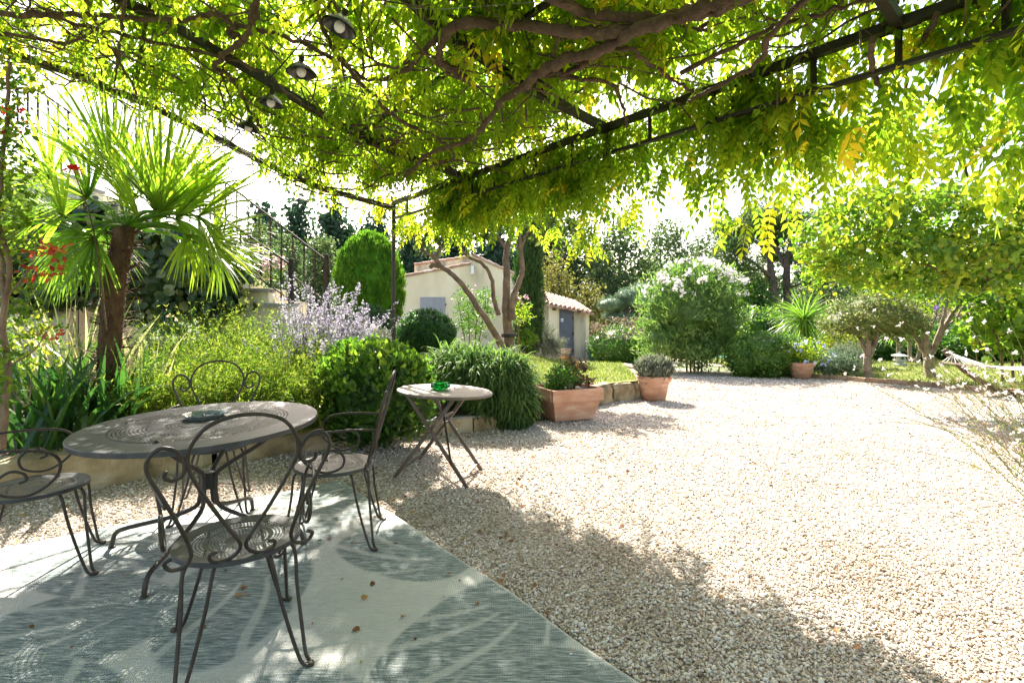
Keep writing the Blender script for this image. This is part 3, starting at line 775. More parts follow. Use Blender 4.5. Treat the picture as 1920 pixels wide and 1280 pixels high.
mb = MB(); mb.box((c.x, c.y - .009, c.z - .015), (.07, .006, .05)); o = mb.build('sign_print', M['sign_blue'], dr)
# return wall on the left of the shed and the right-hand corner strip
xr0 = wpt(1008, 600, YB)[0]
prism('wall', [(wpt(1006, 600, 20.6)[0], zf), (sx0 - .006, zf), (sx0 - .006, ztop + .0), (wpt(1006, 600, 20.6)[0], ztop + .25)], 20.6, 21.4, M['stained'], hs)
prism('wall', [(sx1 - .12, zf), (sx1 + .015, zf), (sx1 + .015, ztop1 - .02), (sx1 - .12, ztop1 + .02)], YS - .009, YS + .25, M['render'], hs)
# tiled lean-to roof, every tile a part
TL = P(1006, 545, YS + 2.2); TR = P(1080, 566, YS + 2.2); BL = P(1022, 569, YS - .25); BR = P(1114, 588, YS - .25)
slab('roof', [tuple(BL), tuple(BR), tuple(TR), tuple(TL)], .07, M['tile'], hs)
proto = None
rows, cols_ = 7, 11
for i in range(rows):
    for k in range(cols_):
        u0, u1 = (k + .08) / cols_, (k + .95) / cols_
        v0, v1 = i / rows, (i + 1.15) / rows
        g = lambda u, v: BL.lerp(BR, u).lerp(TL.lerp(TR, u), v)
        a, b, c, d = g(u0, v0), g(u1, v0), g(u1, v1), g(u0, v1)
        V = []
        for (l, r_, lift) in ((a, b, .035), (d, c, .012)):
            for s_ in range(6):
                t = s_ / 5
                p = l.lerp(r_, t); V.append([p.x, p.y, p.z + lift + .07 * math.sin(math.pi * t) + rng.normal(0, .002)])
        mb = MB(); mb.add(V + [[p[0], p[1], p[2] - .02] for p in V], q=[[s_, s_ + 1, s_ + 7, s_ + 6] for s_ in range(5)] + [[s_ + 1, s_, s_ + 12, s_ + 13] for s_ in range(5)])
        o = mb.build('roof_tile', M['tile'], hs); o.matrix_parent_inverse = parent_inv(hs)
for x in (1030, 1053, 1076):
    c = P(x + 9, 584 - (1076 - x) * .1, YS - .1)
    mb = MB(); mb.box((c.x, c.y, c.z), (.12, .4, .1)); o = mb.build('rafter_end', M['wood_dark'], hs); o.matrix_parent_inverse = parent_inv(hs)
# pots by the shed
def pot(name, c, r0, r1, h, mat, label, cat='plant pot', rim=.03, grp=None):
    t = empty(name, c, 0, label, cat, grp)
    mb = MB(); mb.lathe([(0.001, 0), (r0, 0), (r0 + (r1 - r0) * .8, h * .78)], 28); o = mb.build('body', M[mat], t, True)
    mb = MB(); mb.lathe([(r0 + (r1 - r0) * .8, h * .76), (r1 * 1.02, h * .77), (r1 * 1.05, h * .8), (r1 * 1.05, h * .97), (r1 * 1.02, h), (r1 * .92, h), (r1 * .9, h * .86)], 28); mb.build('rim', M[mat], t, False)
    mb = MB(); mb.lathe([(r1 * .91, h * .88), (0.001, h * .9)], 20); mb.build('earth', M['soil'], t)
    return t
pot('glazed_pot', (P(1112, 670, 20).x, 20.0, gz(20)), .16, .22, .42, 'blue_glaze', 'blue glazed pot standing by the right corner of the shed')
pot('terracotta_pot', (P(1055, 672, 19).x, 19.0, gz(19)), .2, .3, .5, 'terracotta', 'terracotta pot half hidden by grey shrub near the shed door')
# ------------------------------------------------------------------ outside staircase with terrace
YN, YF = 8.5, 10.1
sc = empty('outdoor_staircase', (-3.67, YN, 0), 0, 'cream rendered outdoor staircase with grey slab copings rising to the terrace', 'staircase')
pi_ = parent_inv(sc)
def part(mb, name, mat, par, smooth=False):
    o = mb.build(name, M[mat], par, smooth); o.matrix_parent_inverse = parent_inv(par); return o
for k in range(-4, 10):
    xa, xb = 503 - 47 * k, 550 - 47 * k
    X0, X1 = (xa - 960) / F * YN, (xb - 960) / F * YN
    zt = H + (YH - (568 - 27 * k)) / F * YN
    if k == 9: X0 = -14.0
    zlow = max(zt - 0.95, 0.3) if k > 1 else 0.2
    if k == 9: zlow = 0.2
    mb = MB(); mb.box(((X0 + X1) / 2, YN + .11, (zt - .06 + zlow) / 2), (X1 - X0, .22, zt - .06 - zlow)); part(mb, 'stringer_wall', 'render', sc)
    mb = MB(); mb.box(((X0 + X1) / 2 - .015, YN + .10, zt - .03), (X1 - X0 + .05, .30, .058), jit=.003); part(mb, 'coping', 'stone_grey', sc)
    n_ = 1 if k < 9 else 1
    mb = MB(); mb.box(((X0 + X1) / 2, (YN + YF) / 2 + .1, (zt - .18 + zlow) / 2), (X1 - X0, YF - YN - .2, zt - .18 - zlow)); part(mb, 'step_block', 'render', sc)
mb = MB(); mb.box((-10, YN + .1, 1.8), (4, .22, 3.4)); 
def railing(Y, x0, y0, slope, xend, flat, label, bottom_gap, step):
    t = empty('stair_railing', ((x0 - 960) / F * Y, Y, H), 0, label, 'railing')
    def top(x):
        return max(y0 + slope * (x - x0), flat)
    xs_ = np.arange(x0, xend, -step)
    mb = MB(); pts = [P(x, top(x), Y) for x in np.arange(x0, xend, -20)]
    for a, b in zip(pts, pts[1:]): mb.bar(a, b, .045, .03)
    part(mb, 'handrail', 'iron_rail', t)
    mb = MB(); pts = [P(x, top(x) + bottom_gap, Y) for x in np.arange(x0, xend, -20)]
    for a, b in zip(pts, pts[1:]): mb.bar(a, b, .03, .02)
    part(mb, 'bottom_rail', 'iron_rail', t)
    for i, x in enumerate(xs_[1:]):
        a = P(x, top(x), Y); b = P(x, top(x) + bottom_gap + (14 if i % 3 == 0 else 0), Y)
        mb = MB(); mb.bar(a, b, .022, .022); part(mb, 'baluster', 'iron_rail', t)
    mb = MB(); a = P(x0, y0 - 4, Y); mb.bar(a, a - Vector((0, 0, .95)), .07, .07); part(mb, 'newel_post', 'iron_rail', t)
    mb = MB(); mb.ell((a.x, a.y, a.z + .035), (.045, .045, .05), 10, 6); part(mb, 'finial', 'iron_rail', t, True)
railing(YN + .1, 546, 497, .69, -20, 166, 'brown iron railing on the near side of the staircase behind the palm', 66, 19)
railing(YF, 612, 488, .77, 180, 120, 'brown iron railing on the far side of the staircase above lilac spikes', 78, 21)

# ------------------------------------------------------------------ pergola
TP = Vector((-1.64, 7.1, 0)); TD = Vector((.628, -.778, 0)); RD = Vector((-.778, -.628, 0))
RS = [(-1.5, 2.80), (0, 2.86), (1.0, 2.98), (1.5, 3.12), (2.07, 3.33), (2.7, 3.55), (3.3, 3.70), (3.85, 3.79), (5, 3.86), (8, 3.9)]
def roof(s):
    return float(np.interp(s, [a for a, b in RS], [b for a, b in RS]))
roofv = lambda s: np.interp(s, [a for a, b in RS], [b for a, b in RS])
def pp(s, t, z): 
    v = TP + TD * t + RD * s; return Vector((v.x, v.y, z))
def chord(t): return 2.715 - .013 * t
pg = empty('iron_pergola', (TP.x, TP.y, 0), 0, 'dark iron pergola with a scrolled lattice beam carrying the wisteria over the tables', 'pergola')
def gpart(mb, name, par=pg, mat='iron_dark', smooth=False):
    return part(mb, name, mat, par, smooth)
T1 = 9.6
mb = MB(); mb.bar(pp(0, -.03, chord(0) + .215), pp(0, 5.02, chord(5) + .215), .05, .05); gpart(mb, 'top_chord')
mb = MB(); mb.bar(pp(0, 5.06, chord(5) + .215), pp(0, T1, chord(T1) + .215), .05, .05); gpart(mb, 'top_chord')
mb = MB(); mb.bar(pp(0, 0, chord(0)), pp(0, T1, chord(T1)), .04, .022); gpart(mb, 'bottom_chord')
for k in range(5):
    tb = 1.92 * k
    for dt in (-.40, 0, .40):
        t = tb + dt
        if -.01 <= t <= T1:
            mb = MB(); mb.bar(pp(0, t, chord(t) + .011), pp(0, t, chord(t) + .19), .024, .024); gpart(mb, 'strut')
    for a in (-.05, .05):
        t = tb + a
        c = pp(-.028, t, chord(t) + .215); mb = MB(); d = TD
        mb.tube([c, c + RD * -.014], .014, 6); gpart(mb, 'bolt', mat='wire')
    mb = MB(); mb.bar(pp(-.026, tb - .09, chord(tb) + .215), pp(-.026, tb + .09, chord(tb) + .215), .006, .058); gpart(mb, 'splice_plate')
    if k < 4:
        t = tb + .96
        c = pp(0, t, chord(t) + .10)
        q = [c + TD * (.088 * math.cos(a)) + Vector((0, 0, .088 * math.sin(a))) for a in np.linspace(0.6 if k % 2 == 0 else -.3, (0.6 if k % 2 == 0 else -.3) + 5.3, 30)]
        q += [c + TD * (.088 * (1 - i * .1) * math.cos(a)) + Vector((0, 0, .088 * (1 - i * .1) * math.sin(a))) for i, a in enumerate(np.linspace(0, 1.6, 6) + (0.6 if k % 2 == 0 else -.3) + 5.4)]
        mb = MB(); mb.tube(q, .008, 6); gpart(mb, 'scroll', smooth=True)
# posts
mb = MB(); a = pp(0, 0, .2); mb.tube([a, pp(0, 0, chord(0) + .2)], .028, 10); gpart(mb, 'post', mat='iron')
mb = MB(); a = pp(0, T1, .0); mb.tube([a, pp(0, T1, chord(T1) + .2)], .028, 10); gpart(mb, 'post', mat='iron')
for k in range(6):
    t = 1.92 * k
    mb = MB()
    ss = [0, .5, 1.0, 1.5, 2.07, 2.7, 3.3, 3.85, 5, 6.8]
    for a, b in zip(ss, ss[1:]):
        mb.bar(pp(a, t, roof(a)), pp(b + .01, t, roof(b)), .05, .06)
    gpart(mb, 'rafter')
for s_ in (1.25, 2.9, 4.6):
    mb = MB(); mb.bar(pp(s_, -.02, roof(s_) + .045), pp(s_, T1, roof(s_) + .045), .03, .03); gpart(mb, 'purlin')
for i, (s0, t0, s1, t1) in enumerate([(0.3, 0, 2.4, 3.84), (0.2, 1.92, 3.2, 5.76), (2.6, .2, .4, 3.84), (.4, 5.9, 3.0, 2.2), (3.4, 3.9, .6, 7.4), (3.9, 1, 2.0, 5.7)]):
    mb = MB(); mb.tube([pp(s0, t0, roof(s0) - .03), pp((s0 + s1) / 2, (t0 + t1) / 2, roof((s0 + s1) / 2) - .11), pp(s1, t1, roof(s1) - .03)], .0022, 4); gpart(mb, 'wire', mat='wire')

# ------------------------------------------------------------------ wisteria
def onroof(x, y, dz):
    """point where the sight line meets the surface dz below the pergola roof"""
    d = Vector(((x - 960) / F, 1, (YH - y) / F)); lo, hi = .8, 12.0
    f = lambda Y: H + d.z * Y - (roof((Vector((d.x * Y, Y, 0)) - TP).dot(RD)) + dz)
    if f(hi) < 0: hi = 14
    for _ in range(50):
        m = (lo + hi) / 2
        if f(m) > 0: hi = m
        else: lo = m
    return Vector((d.x * lo, lo, H + d.z * lo))
wv = empty('wisteria', (pp(5.2, 8.2, 0).x, pp(5.2, 8.2, 0).y, 0), 0, 'old wisteria with thick twisted vines and yellow green leaves covering the pergola', 'climbing plant')
VINES = [
 (.052, .03, -.10, [(1500, -60), (1380, 0), (1280, 32), (1180, 34), (1100, 26), (1025, -8), (1000, -40)]),
 (.050, .03, -.13, [(1450, -30), (1330, 10), (1250, 40), (1150, 62), (1060, 58), (950, 48), (872, 44), (838, 62), (822, 108), (848, 132), (876, 146)]),
 (.048, .022, -.16, [(1260, 38), (1180, 62), (1120, 96), (1062, 112), (1010, 138), (980, 165), (942, 190), (902, 240), (870, 268), (838, 276), (800, 290), (760, 330)]),
 (.030, .016, -.12, [(890, 46), (840, 55), (798, 92), (760, 132), (702, 150), (652, 124), (622, 88), (600, 40), (590, -20)]),
 (.026, .012, -.12, [(1010, 140), (1080, 130), (1130, 98), (1180, 92), (1210, 112), (1260, 150), (1300, 170)]),
 (.024, .012, -.10, [(1030, 142), (1090, 150), (1150, 160), (1170, 205), (1175, 240)]),
 (.034, .018, -.10, [(485, -30), (478, 20), (468, 60), (442, 86), (412, 112), (402, 128), (432, 146), (450, 172), (468, 205), (490, 240)]),
 (.020, .02, -.10, [(446, 50), (430, 55), (434, 68), (446, 62)]),
 (.030, .018, -.10, [(-20, 22), (60, 30), (152, 26), (262, 34), (345, 38), (402, 24), (440, 48), (520, 64), (600, 96), (640, 130)]),
 (.022, .012, -.08, [(60, 18), (150, 46), (250, 70), (330, 88), (420, 108), (500, 140), (560, 190), (640, 230), (720, 240), (780, 262)]),
 (.022, .010, -.08, [(-10, 62), (60, 70), (130, 80), (200, 40), (230, 8)]),
 (.020, .012, -.10, [(158, -10), (180, 40), (210, 90), (232, 130), (252, 165), (262, 200)]),
 (.018, .010, -.12, [(236, -10), (228, 60), (222, 110), (214, 168)]),
 (.024, .012, -.10, [(640, 110), (700, 180), (760, 232), (820, 260), (852, 290), (838, 304), (790, 290)]),
 (.018, .010, -.06, [(540, 250), (640, 262), (720, 275), (760, 262), (850, 262)]),
 (.018, .008, -.06, [(600, 350), (680, 355), (720, 330), (790, 318), (840, 300)]),
 (.026, .014, -.12, [(1520, -10), (1440, 70), (1420, 120), (1330, 170), (1290, 190)]),
 (.022, .010, -.22, [(1640, 70), (1632, 120), (1646, 160), (1660, 200), (1668, 250)]),
 (.020, .010, -.10, [(1760, 30), (1720, 90), (1700, 150), (1690, 220)]),
 (.018, .010, -.10, [(1280, 135), (1430, 60), (1560, 20), (1660, -10)]),
 (.022, .012, -.06, [(1830, 255), (1850, 290), (1910, 330), (1960, 350)]),
]
vine_pts = []
mb = MB()
for r0, r1, dz, px in VINES:
    q = spline([onroof(x, y, dz + rng.normal(0, .015)) for x, y in px], 6)
    q = [p + Vector(rng.normal(0, .006, 3)) for p in q]
    m = len(q)
    rr = [.74 * (r0 + (r1 - r0) * i / (m - 1)) * (1 + .12 * rng.normal()) for i in range(m)]
    mb.tube(q, rr, 9); vine_pts += q
    o = part(mb, 'vine', 'vine_bark', wv, True); mb = MB()
# trunk rising at the house end
mb = MB(); limb(mb, [pp(5.2, 8.2, 0), pp(5.1, 8.1, 1.2), pp(5.25, 8.0, 2.4), pp(4.9, 7.6, 3.6), onroof(1500, -60, -.1)], .12, .055, 10, 6, .01); part(mb, 'trunk', 'vine_bark', wv, True)
# thin twigs weaving under the leaves
mb = MB()
for i in range(950):
    s0, t0 = rng.uniform(-.4, 5.0), rng.uniform(-.2, 9)
    a = rng.uniform(0, 2 * np.pi); L = rng.uniform(.5, 1.7); n = 6
    z0 = rng.uniform(-.17, .10) if s0 > .7 else rng.uniform(.08, .3); q = []
    for j in range(n + 1):
        s0 += math.cos(a) * L / n; t0 += math.sin(a) * L / n; a += rng.normal(0, .35)
        q.append(pp(s0, t0, roof(s0) + z0 + rng.normal(0, .03)))
    r = rng.uniform(.003, .011)
    mb.tube(q, [r * (1 - .6 * j / n) for j in range(n + 1)], 4)
o = part(mb, 'twigs', 'vine_bark', wv); o['kind'] = 'stuff'
# compound leaf: leaflets in pairs along a drooping stalk
def compound(nl=5, L=.26, ll=.082, lw=.034, droop=.5, seed=0):
    r = np.random.default_rng(seed)
    V = []; T = []
    lv = np.array([[0, 0, 0], [-.5, .38, .06], [0, 1, -.10], [.5, .38, .06], [0, .42, -.04]])
    lf = np.array([[0, 4, 1], [1, 4, 2], [0, 3, 4], [3, 2, 4]])
    def leaflet(base, ax, nr, s):
        fr = frames(ax[None], nr[None])[0]
        v = (lv * np.array([lw * s, ll * s, ll * s])) @ fr.T + base
        T.append(lf + len(V) * 5); V.append(v)
    for i in range(nl):
        t = (i + .8) / (nl + .4)
        base = np.array([0, L * t, -droop * L * t * t * .6])
        for sg in (-1, 1):
            ax = nrmz(np.array([sg * .85, .55 + .2 * r.random(), -.45 - .35 * r.random()]))
            leaflet(base, ax, nrmz(np.array([r.normal(0, .2), r.normal(0, .2), 1])), 1 - .25 * abs(t - .5) + r.normal(0, .06))
    leaflet(np.array([0, L, -droop * L * .6]), nrmz(np.array([r.normal(0, .2), .7, -.7])), np.array([0, .3, 1.]), 1.0)
    k = len(V)
    # stalk as a thin strip
    sv = np.array([[-.0016, 0, 0], [.0016, 0, 0], [.0012, L, -droop * L * .6], [-.0012, L, -droop * L * .6]])
    return np.concatenate(V + [sv]), np.concatenate(T + [np.array([[0, 1, 2], [0, 2, 3]]) + k * 5])
CL = [compound(5, .27, .090, .038, .5, 1), compound(6, .31, .082, .034, .7, 2), compound(4, .22, .098, .043, .3, 3), compound(5, .26, .080, .037, .9, 4), compound(6, .29, .074, .030, 1.1, 5)]
# leaf nodes over the roof
nodes = []
cl = [(rng.uniform(-.3, 5.4), rng.uniform(0, 9.4)) for _ in range(320)]
for i in range(2200):
    if rng.random() < .68:
        a_ = cl[rng.integers(0, len(cl))]; s0, t0 = a_[0] + rng.normal(0, .17), a_[1] + rng.normal(0, .17)
    else: s0, t0 = rng.uniform(-.4, 5.4), rng.uniform(-.12, 9.4)
    if t0 < -.02 or (t0 < .5 and rng.random() < .2): continue
    nodes.append((*pp(s0, t0, roof(s0) + rng.uniform(.12, .48) + .34 * max(0, 1 - max(s0, 0) / .9)), .64, 1.05, 6))
n_roof = len(nodes)
for i in range(210):                       # fringe just outside the lattice beam, above its bottom chord
    t0 = rng.uniform(-.5, 9.2); s0 = -abs(rng.normal(0, .10)) - .12
    if t0 < .75 and rng.random() < .75: continue
    low = .10 + .10 * sst(4.2, 6, t0)
    nodes.append((*pp(s0, t0, 3.12 - rng.random() ** 1.6 * (low + .30) - .12 * abs(s0)), .66, 1.0, 6))
for i in range(80):                        # ragged tails hanging below the beam
    t0 = rng.choice([.2, .7, 1.1, 1.75, 2.1, 2.6, 3.1, 3.5, 4.5, 5.0, 6.4, 7.2]) + rng.normal(0, .26); s0 = -rng.uniform(.05, .28)
    if t0 < .7 and rng.random() < .7: continue
    nodes.append((*pp(s0, t0, 2.95 - rng.random() * .42), .72, .95, 5))
for i in range(120):                       # outward sprays on the right-hand half
    t0 = rng.uniform(4.9, 8.6); s0 = -rng.uniform(.2, 1.15)
    zz = 3.0 - .20 * (-s0) - rng.random() * (.12 + .42 * sst(4.6, 6.2, t0))
    nodes.append((*pp(s0, t0, zz), .62, 1.1, 5))
for i in range(34):                       # fringe over the left edge rafter
    s0 = rng.uniform(-.3, 5); t0 = -abs(rng.normal(0, .11)) - .05
    nodes.append((*pp(s0, t0, roof(s0) + (rng.uniform(.14, .36) if rng.random() < .85 else -.05)), .75, .95, 5))
shoots = MB()
for i in range(34):                        # long loose shoots hanging out over the gravel
    t0 = rng.uniform(1.2, 5.2); s0 = -rng.uniform(.1, .75); p0 = pp(s0 * .3, t0, 2.95); q = [p0]
    L = rng.uniform(.40, .90) * (1.0 if t0 > 2.4 else .55); dr = RD * -rng.uniform(.08, .32) + TD * rng.normal(0, .22)
    for k in range(1, 6):
        u = k / 5; q.append(p0 + dr * (u * .9) + Vector((rng.normal(0, .02), rng.normal(0, .02), -L * u * u)))
        nodes.append((*(q[-1] + Vector(rng.normal(0, .09, 3))), .6 + rng.normal(0, .12), 1.0 - .15 * u, 4))
    shoots.tube(q, [.005 * (1 - .7 * k / 5) for k in range(6)], 4)
o = part(shoots, 'hanging_shoots', 'vine_bark', wv); o['kind'] = 'stuff'
N_ = np.array([n[:3] for n in nodes]); base_t = np.array([n[3] for n in nodes]); scl = np.array([n[4] for n in nodes]); cnt = np.array([n[5] for n in nodes])
idx = np.repeat(np.arange(len(nodes)), cnt)
n = len(idx)
az = rng.uniform(0, 2 * np.pi, n); el = np.where(idx >= n_roof, rng.uniform(-1.2, .0, n), rng.uniform(-.95, .25, n))
ax = np.c_[np.cos(az) * np.cos(el), np.sin(az) * np.cos(el), np.sin(el)]
pos = N_[idx] + ax * rng.uniform(0, .10, (n, 1)) + rng.normal(0, .03, (n, 3))
nr = nrmz(np.c_[rng.normal(0, .25, (n, 2)), np.ones(n)] - 0)
tint = np.clip(base_t[idx] - .12 + rng.normal(0, .17, len(nodes))[idx] + rng.normal(0, .10, n), 0, 1)
size = scl[idx] * rng.uniform(.75, 1.2, n)
var = rng.integers(0, len(CL), n)
camp = np.array([0, 0, H])
rel = pos - camp
proj = np.abs(rel[:, 0] / np.maximum(rel[:, 1], .01)) < 1.02
inview = (rel[:, 1] > .5) & proj & ((rel[:, 2] / np.maximum(rel[:, 1], .01)) < .64)
dist = np.where(inview, np.linalg.norm(rel, axis=1), 99)
# a leaf low in the foliage is seen best: take the 300 nearest that hang lowest
score = dist + 1.2 * np.maximum(0, pos[:, 2] - np.array([roof((Vector(p) - TP).dot(RD)) for p in pos]) + .02)
pick = np.argsort(score)[:300]
mask = np.ones(n, bool); mask[pick] = False
# sort large leaf mesh in one stuff part, with the leaves single above as parts of their own
mb = MB()
for v in range(len(CL)):
    k = mask & (var == v)
    put(mb, scatter(CL[v], pos[k], ax[k], nr[k], size[k], tint[k]))
o = part(mb, 'leaves', 'wisteria', wv); o['kind'] = 'stuff'
CLM = []
for v in range(len(CL)):
    me = rawmesh('leaf', CL[v][0], CL[v][1]); me.materials.append(M['wisteria_one']); CLM.append(me)
pinv = parent_inv(wv)
fr = frames(ax[pick], nr[pick])
for j, i in enumerate(pick):
    o = bpy.data.objects.new('leaf', CLM[var[i]]); COL.objects.link(o); o.parent = wv; o.matrix_parent_inverse = pinv
    m4 = Matrix(fr[j].tolist()).to_4x4() * 1.0
    o.matrix_basis = Matrix.Translation(Vector(pos[i])) @ m4 @ Matrix.Scale(size[i], 4)
# hanging seed pods
mb_ = MB(); mb_.ell((0, 0, -.06), (.008, .004, .06), 6, 5); mb_.tube([(0, 0, 0), (0, 0, .09)], .0015, 4)
podm = mb_.mesh('seed_pod', True); podm.materials.append(solid('seed pod', [(0, (.05, .04, .02)), (1, (.1, .08, .04))], 8, .8))
for x, y, dz in [(985, 195, -.28), (1612, 48, -.30), (1457, 165, -.35), (1000, 310, -.3), (1565, 385, -.55), (1806, 300, -.5), (1620, 395, -.6), (905, 355, -.3), (940, 200, -.25), (1015, 385, -.35), (860, 350, -.2), (56, 100, -.25)]:
    p = onroof(x, y, dz); o = bpy.data.objects.new('seed_pod', podm); COL.objects.link(o); o.parent = wv; o.matrix_parent_inverse = pinv
    o.location = p; o.rotation_euler = (rng.normal(0, .1), rng.normal(0, .1), rng.uniform(0, 3))

# pendant lamps under the leaves
lp = [(637, 50, 'nearest and largest of the black enamel pendant lamps under the vines'), (565, 135, 'black enamel pendant lamp, second nearest of the row under the vines'), (508, 193, 'black enamel pendant lamp, third along the row under the vines'), (466, 240, 'farthest and smallest black enamel pendant lamp of the row under the vines')]
lamp_pos = []
for x, y, lab in lp:
    p = onroof(x, y, -.30); lamp_pos.append(p)
    t = empty('pendant_lamp', p, 0, lab, 'lamp', 'pendant lamps strung under the wisteria'); t.scale = (.88, .88, .88); t.rotation_euler = (rng.normal(0, .12), .18 + rng.normal(0, .08), 0)
    mb = MB(); mb.lathe([(.115, -.012), (.113, -.008), (.085, .03), (.04, .06), (.03, .075), (.001, .078)], 28); mb.lathe([(.109, -.010), (.080, .027), (.036, .054), (.001, .06)], 28); o = mb.build('shade', M['black_enamel'], t, True)
    mb = MB(); mb.ell((0, 0, .0), (.036, .036, .042), 16, 10); mb.build('bulb', M['opal'], t, True)
    mb = MB(); mb.lathe([(.022, .04), (.022, .12), (.001, .125)], 12); mb.build('holder', M['black_enamel'], t)
    mb = MB(); mb.tube([(0, 0, .12), (.01, .01, .32)], .004, 5); mb.build('flex', M['black_enamel'], t)
mb = MB(); q = [onroof(700, -40, -.16)] + [p + Vector((0, 0, .20)) for p in lamp_pos] + [onroof(420, 290, -.10)]
mb.tube(spline(q, 6), .006, 5)
o = mb.build('lamp_cable', M['black_enamel']); tag(o, 'black cable the pendant lamps hang from under the vines', 'cable')
# ------------------------------------------------------------------ rug
RS0, RT0 = 1.62, 2.39
def rug():
    ss = np.arange(0, 3.7001, .0125); tt = np.arange(0, 4.8001, .0125)
    Sg, Tg = np.meshgrid(ss, tt)
    m = np.zeros_like(Sg)
    r = np.random.default_rng(11)
    cents = []
    for i in range(400):
        c = (r.uniform(-.2, 3.9), r.uniform(-.2, 5.0))
        if all(math.hypot(c[0] - d[0], c[1] - d[1]) > .60 for d in cents): cents.append(c)
    cents = cents[:60]
    for (cs, ct) in cents:
        a = r.uniform(0, 2 * np.pi); L, W = r.uniform(.42, .54), r.uniform(.29, .36)
        x = (Sg - cs) * math.cos(a) + (Tg - ct) * math.sin(a); y = -(Sg - cs) * math.sin(a) + (Tg - ct) * math.cos(a)
        d = (np.abs(x) / L) ** 2.4 + (np.abs(y) / (W * np.clip(1 - .25 * x / L, .3, 2))) ** 2.2
        inside = np.clip((1 - d) * 9, 0, 1)
        # pale slits fanning out from the stalk end
        th = np.arctan2(y, x + L * .98); rr = np.hypot(y, x + L * .98)
        slit = np.zeros_like(x)
        for q in (-.5, -.16, .16, .5):
            q += r.normal(0, .03)
            wdt = .007 + .017 * np.clip((rr - .18) / .5, 0, 1)
            slit = np.maximum(slit, np.clip((wdt - np.abs(th - q - .08 * np.sin(rr * 5)) * rr) * 140, 0, 1) * (rr > (.22 if int(q * 100) % 2 else .34)))
        m = np.maximum(m * (1 - inside), inside * (1 - .72 * slit))
    V = np.zeros((Sg.size, 3))
    v = np.array([*TP]) + np.array([*RD]) * (Sg.ravel() + RS0)[:, None] + np.array([*TD]) * (Tg.ravel() + RT0)[:, None]
    V[:] = v
    wob = .010 * np.sin(Tg.ravel() * 2.1 + 1) * np.exp(-Sg.ravel() / .5) + .006 * np.sin(Tg.ravel() * 5.3) * np.exp(-Sg.ravel() / .3)
    V += np.array([*RD]) * wob[:, None] + np.array([*TD]) * (.008 * np.sin(Sg.ravel() * 2.7) * np.exp(-Tg.ravel() / .4))[:, None]
    edge = np.minimum(np.minimum(Sg, 3.7 - Sg), np.minimum(Tg, 4.8 - Tg))
    V[:, 2] = np.where(edge.ravel() < .006, .002, .012) + .0045 * np.sin(Sg.ravel() * 3.1 + .7) * np.sin(Tg.ravel() * 2.3) + .004 * np.sin(Tg.ravel() * 6.1 + Sg.ravel()) * np.exp(-Sg.ravel() / .4) + .006
    m = np.where(edge < .02, .0, m * .92 + .06)
    nx = len(ss); ny = len(tt)
    ii, jj = np.meshgrid(np.arange(nx - 1), np.arange(ny - 1)); a = (jj * nx + ii).ravel()
    Q = np.c_[a, a + nx, a + nx + 1, a + 1]
    return rawmesh('rug', V, Q, True, m.ravel())
me = rug()
o = link('rug', me, None, M['rug']); tag(o, 'large flat woven rug with teal and ivory leaf pattern under the metal chairs', 'rug')

# ------------------------------------------------------------------ garden furniture
def perforated(mb, Rr, bands, z0=0.0, dish=0.0, pitch=.0135, ring=.0125, rimdrop=.018, seg=96, hole=.55):
    """disc with rings of real holes"""
    zf_ = lambda r: z0 - dish * (1 - (r / Rr) ** 2)
    def ann(r0, r1, n=seg):
        a = np.arange(n) / n * 2 * np.pi
        V = np.concatenate([np.c_[r * np.cos(a), r * np.sin(a), np.full(n, zf_(r))] for r in (r0, r1)])
        mb.add(V, q=[[k, k + n, (k + 1) % n + n, (k + 1) % n] for k in range(n)])
    cur = 0.0005
    for b0, b1 in bands:
        ann(cur, b0); r = b0; row = 0
        while r + ring <= b1 + 1e-6:
            n = int(round(2 * np.pi * (r + ring / 2) / pitch)); h = ring * hole
            a0 = (np.arange(n) + .5 * (row % 2)) / n * 2 * np.pi; da = 2 * np.pi / n * (1 - hole)
            ra, rb = r, r + h
            V = []
            for a in a0:
                for rr, aa in ((ra, a), (rb, a), (rb, a + da), (ra, a + da)):
                    V.append([rr * math.cos(aa), rr * math.sin(aa), zf_(rr)])
            mb.add(V, q=np.arange(4 * n).reshape(n, 4))
            ann(rb, r + ring); r += ring; row += 1
        cur = r
    ann(cur, Rr - .004)
    prof = [(Rr - .004, z0), (Rr, z0 - .004), (Rr, z0 - rimdrop), (Rr - .006, z0 - rimdrop - .002), (Rr - .010, z0 - .006)]
    mb.lathe(prof, seg)
def mirror(pts): return [(-x, y, z) for x, y, z in pts]
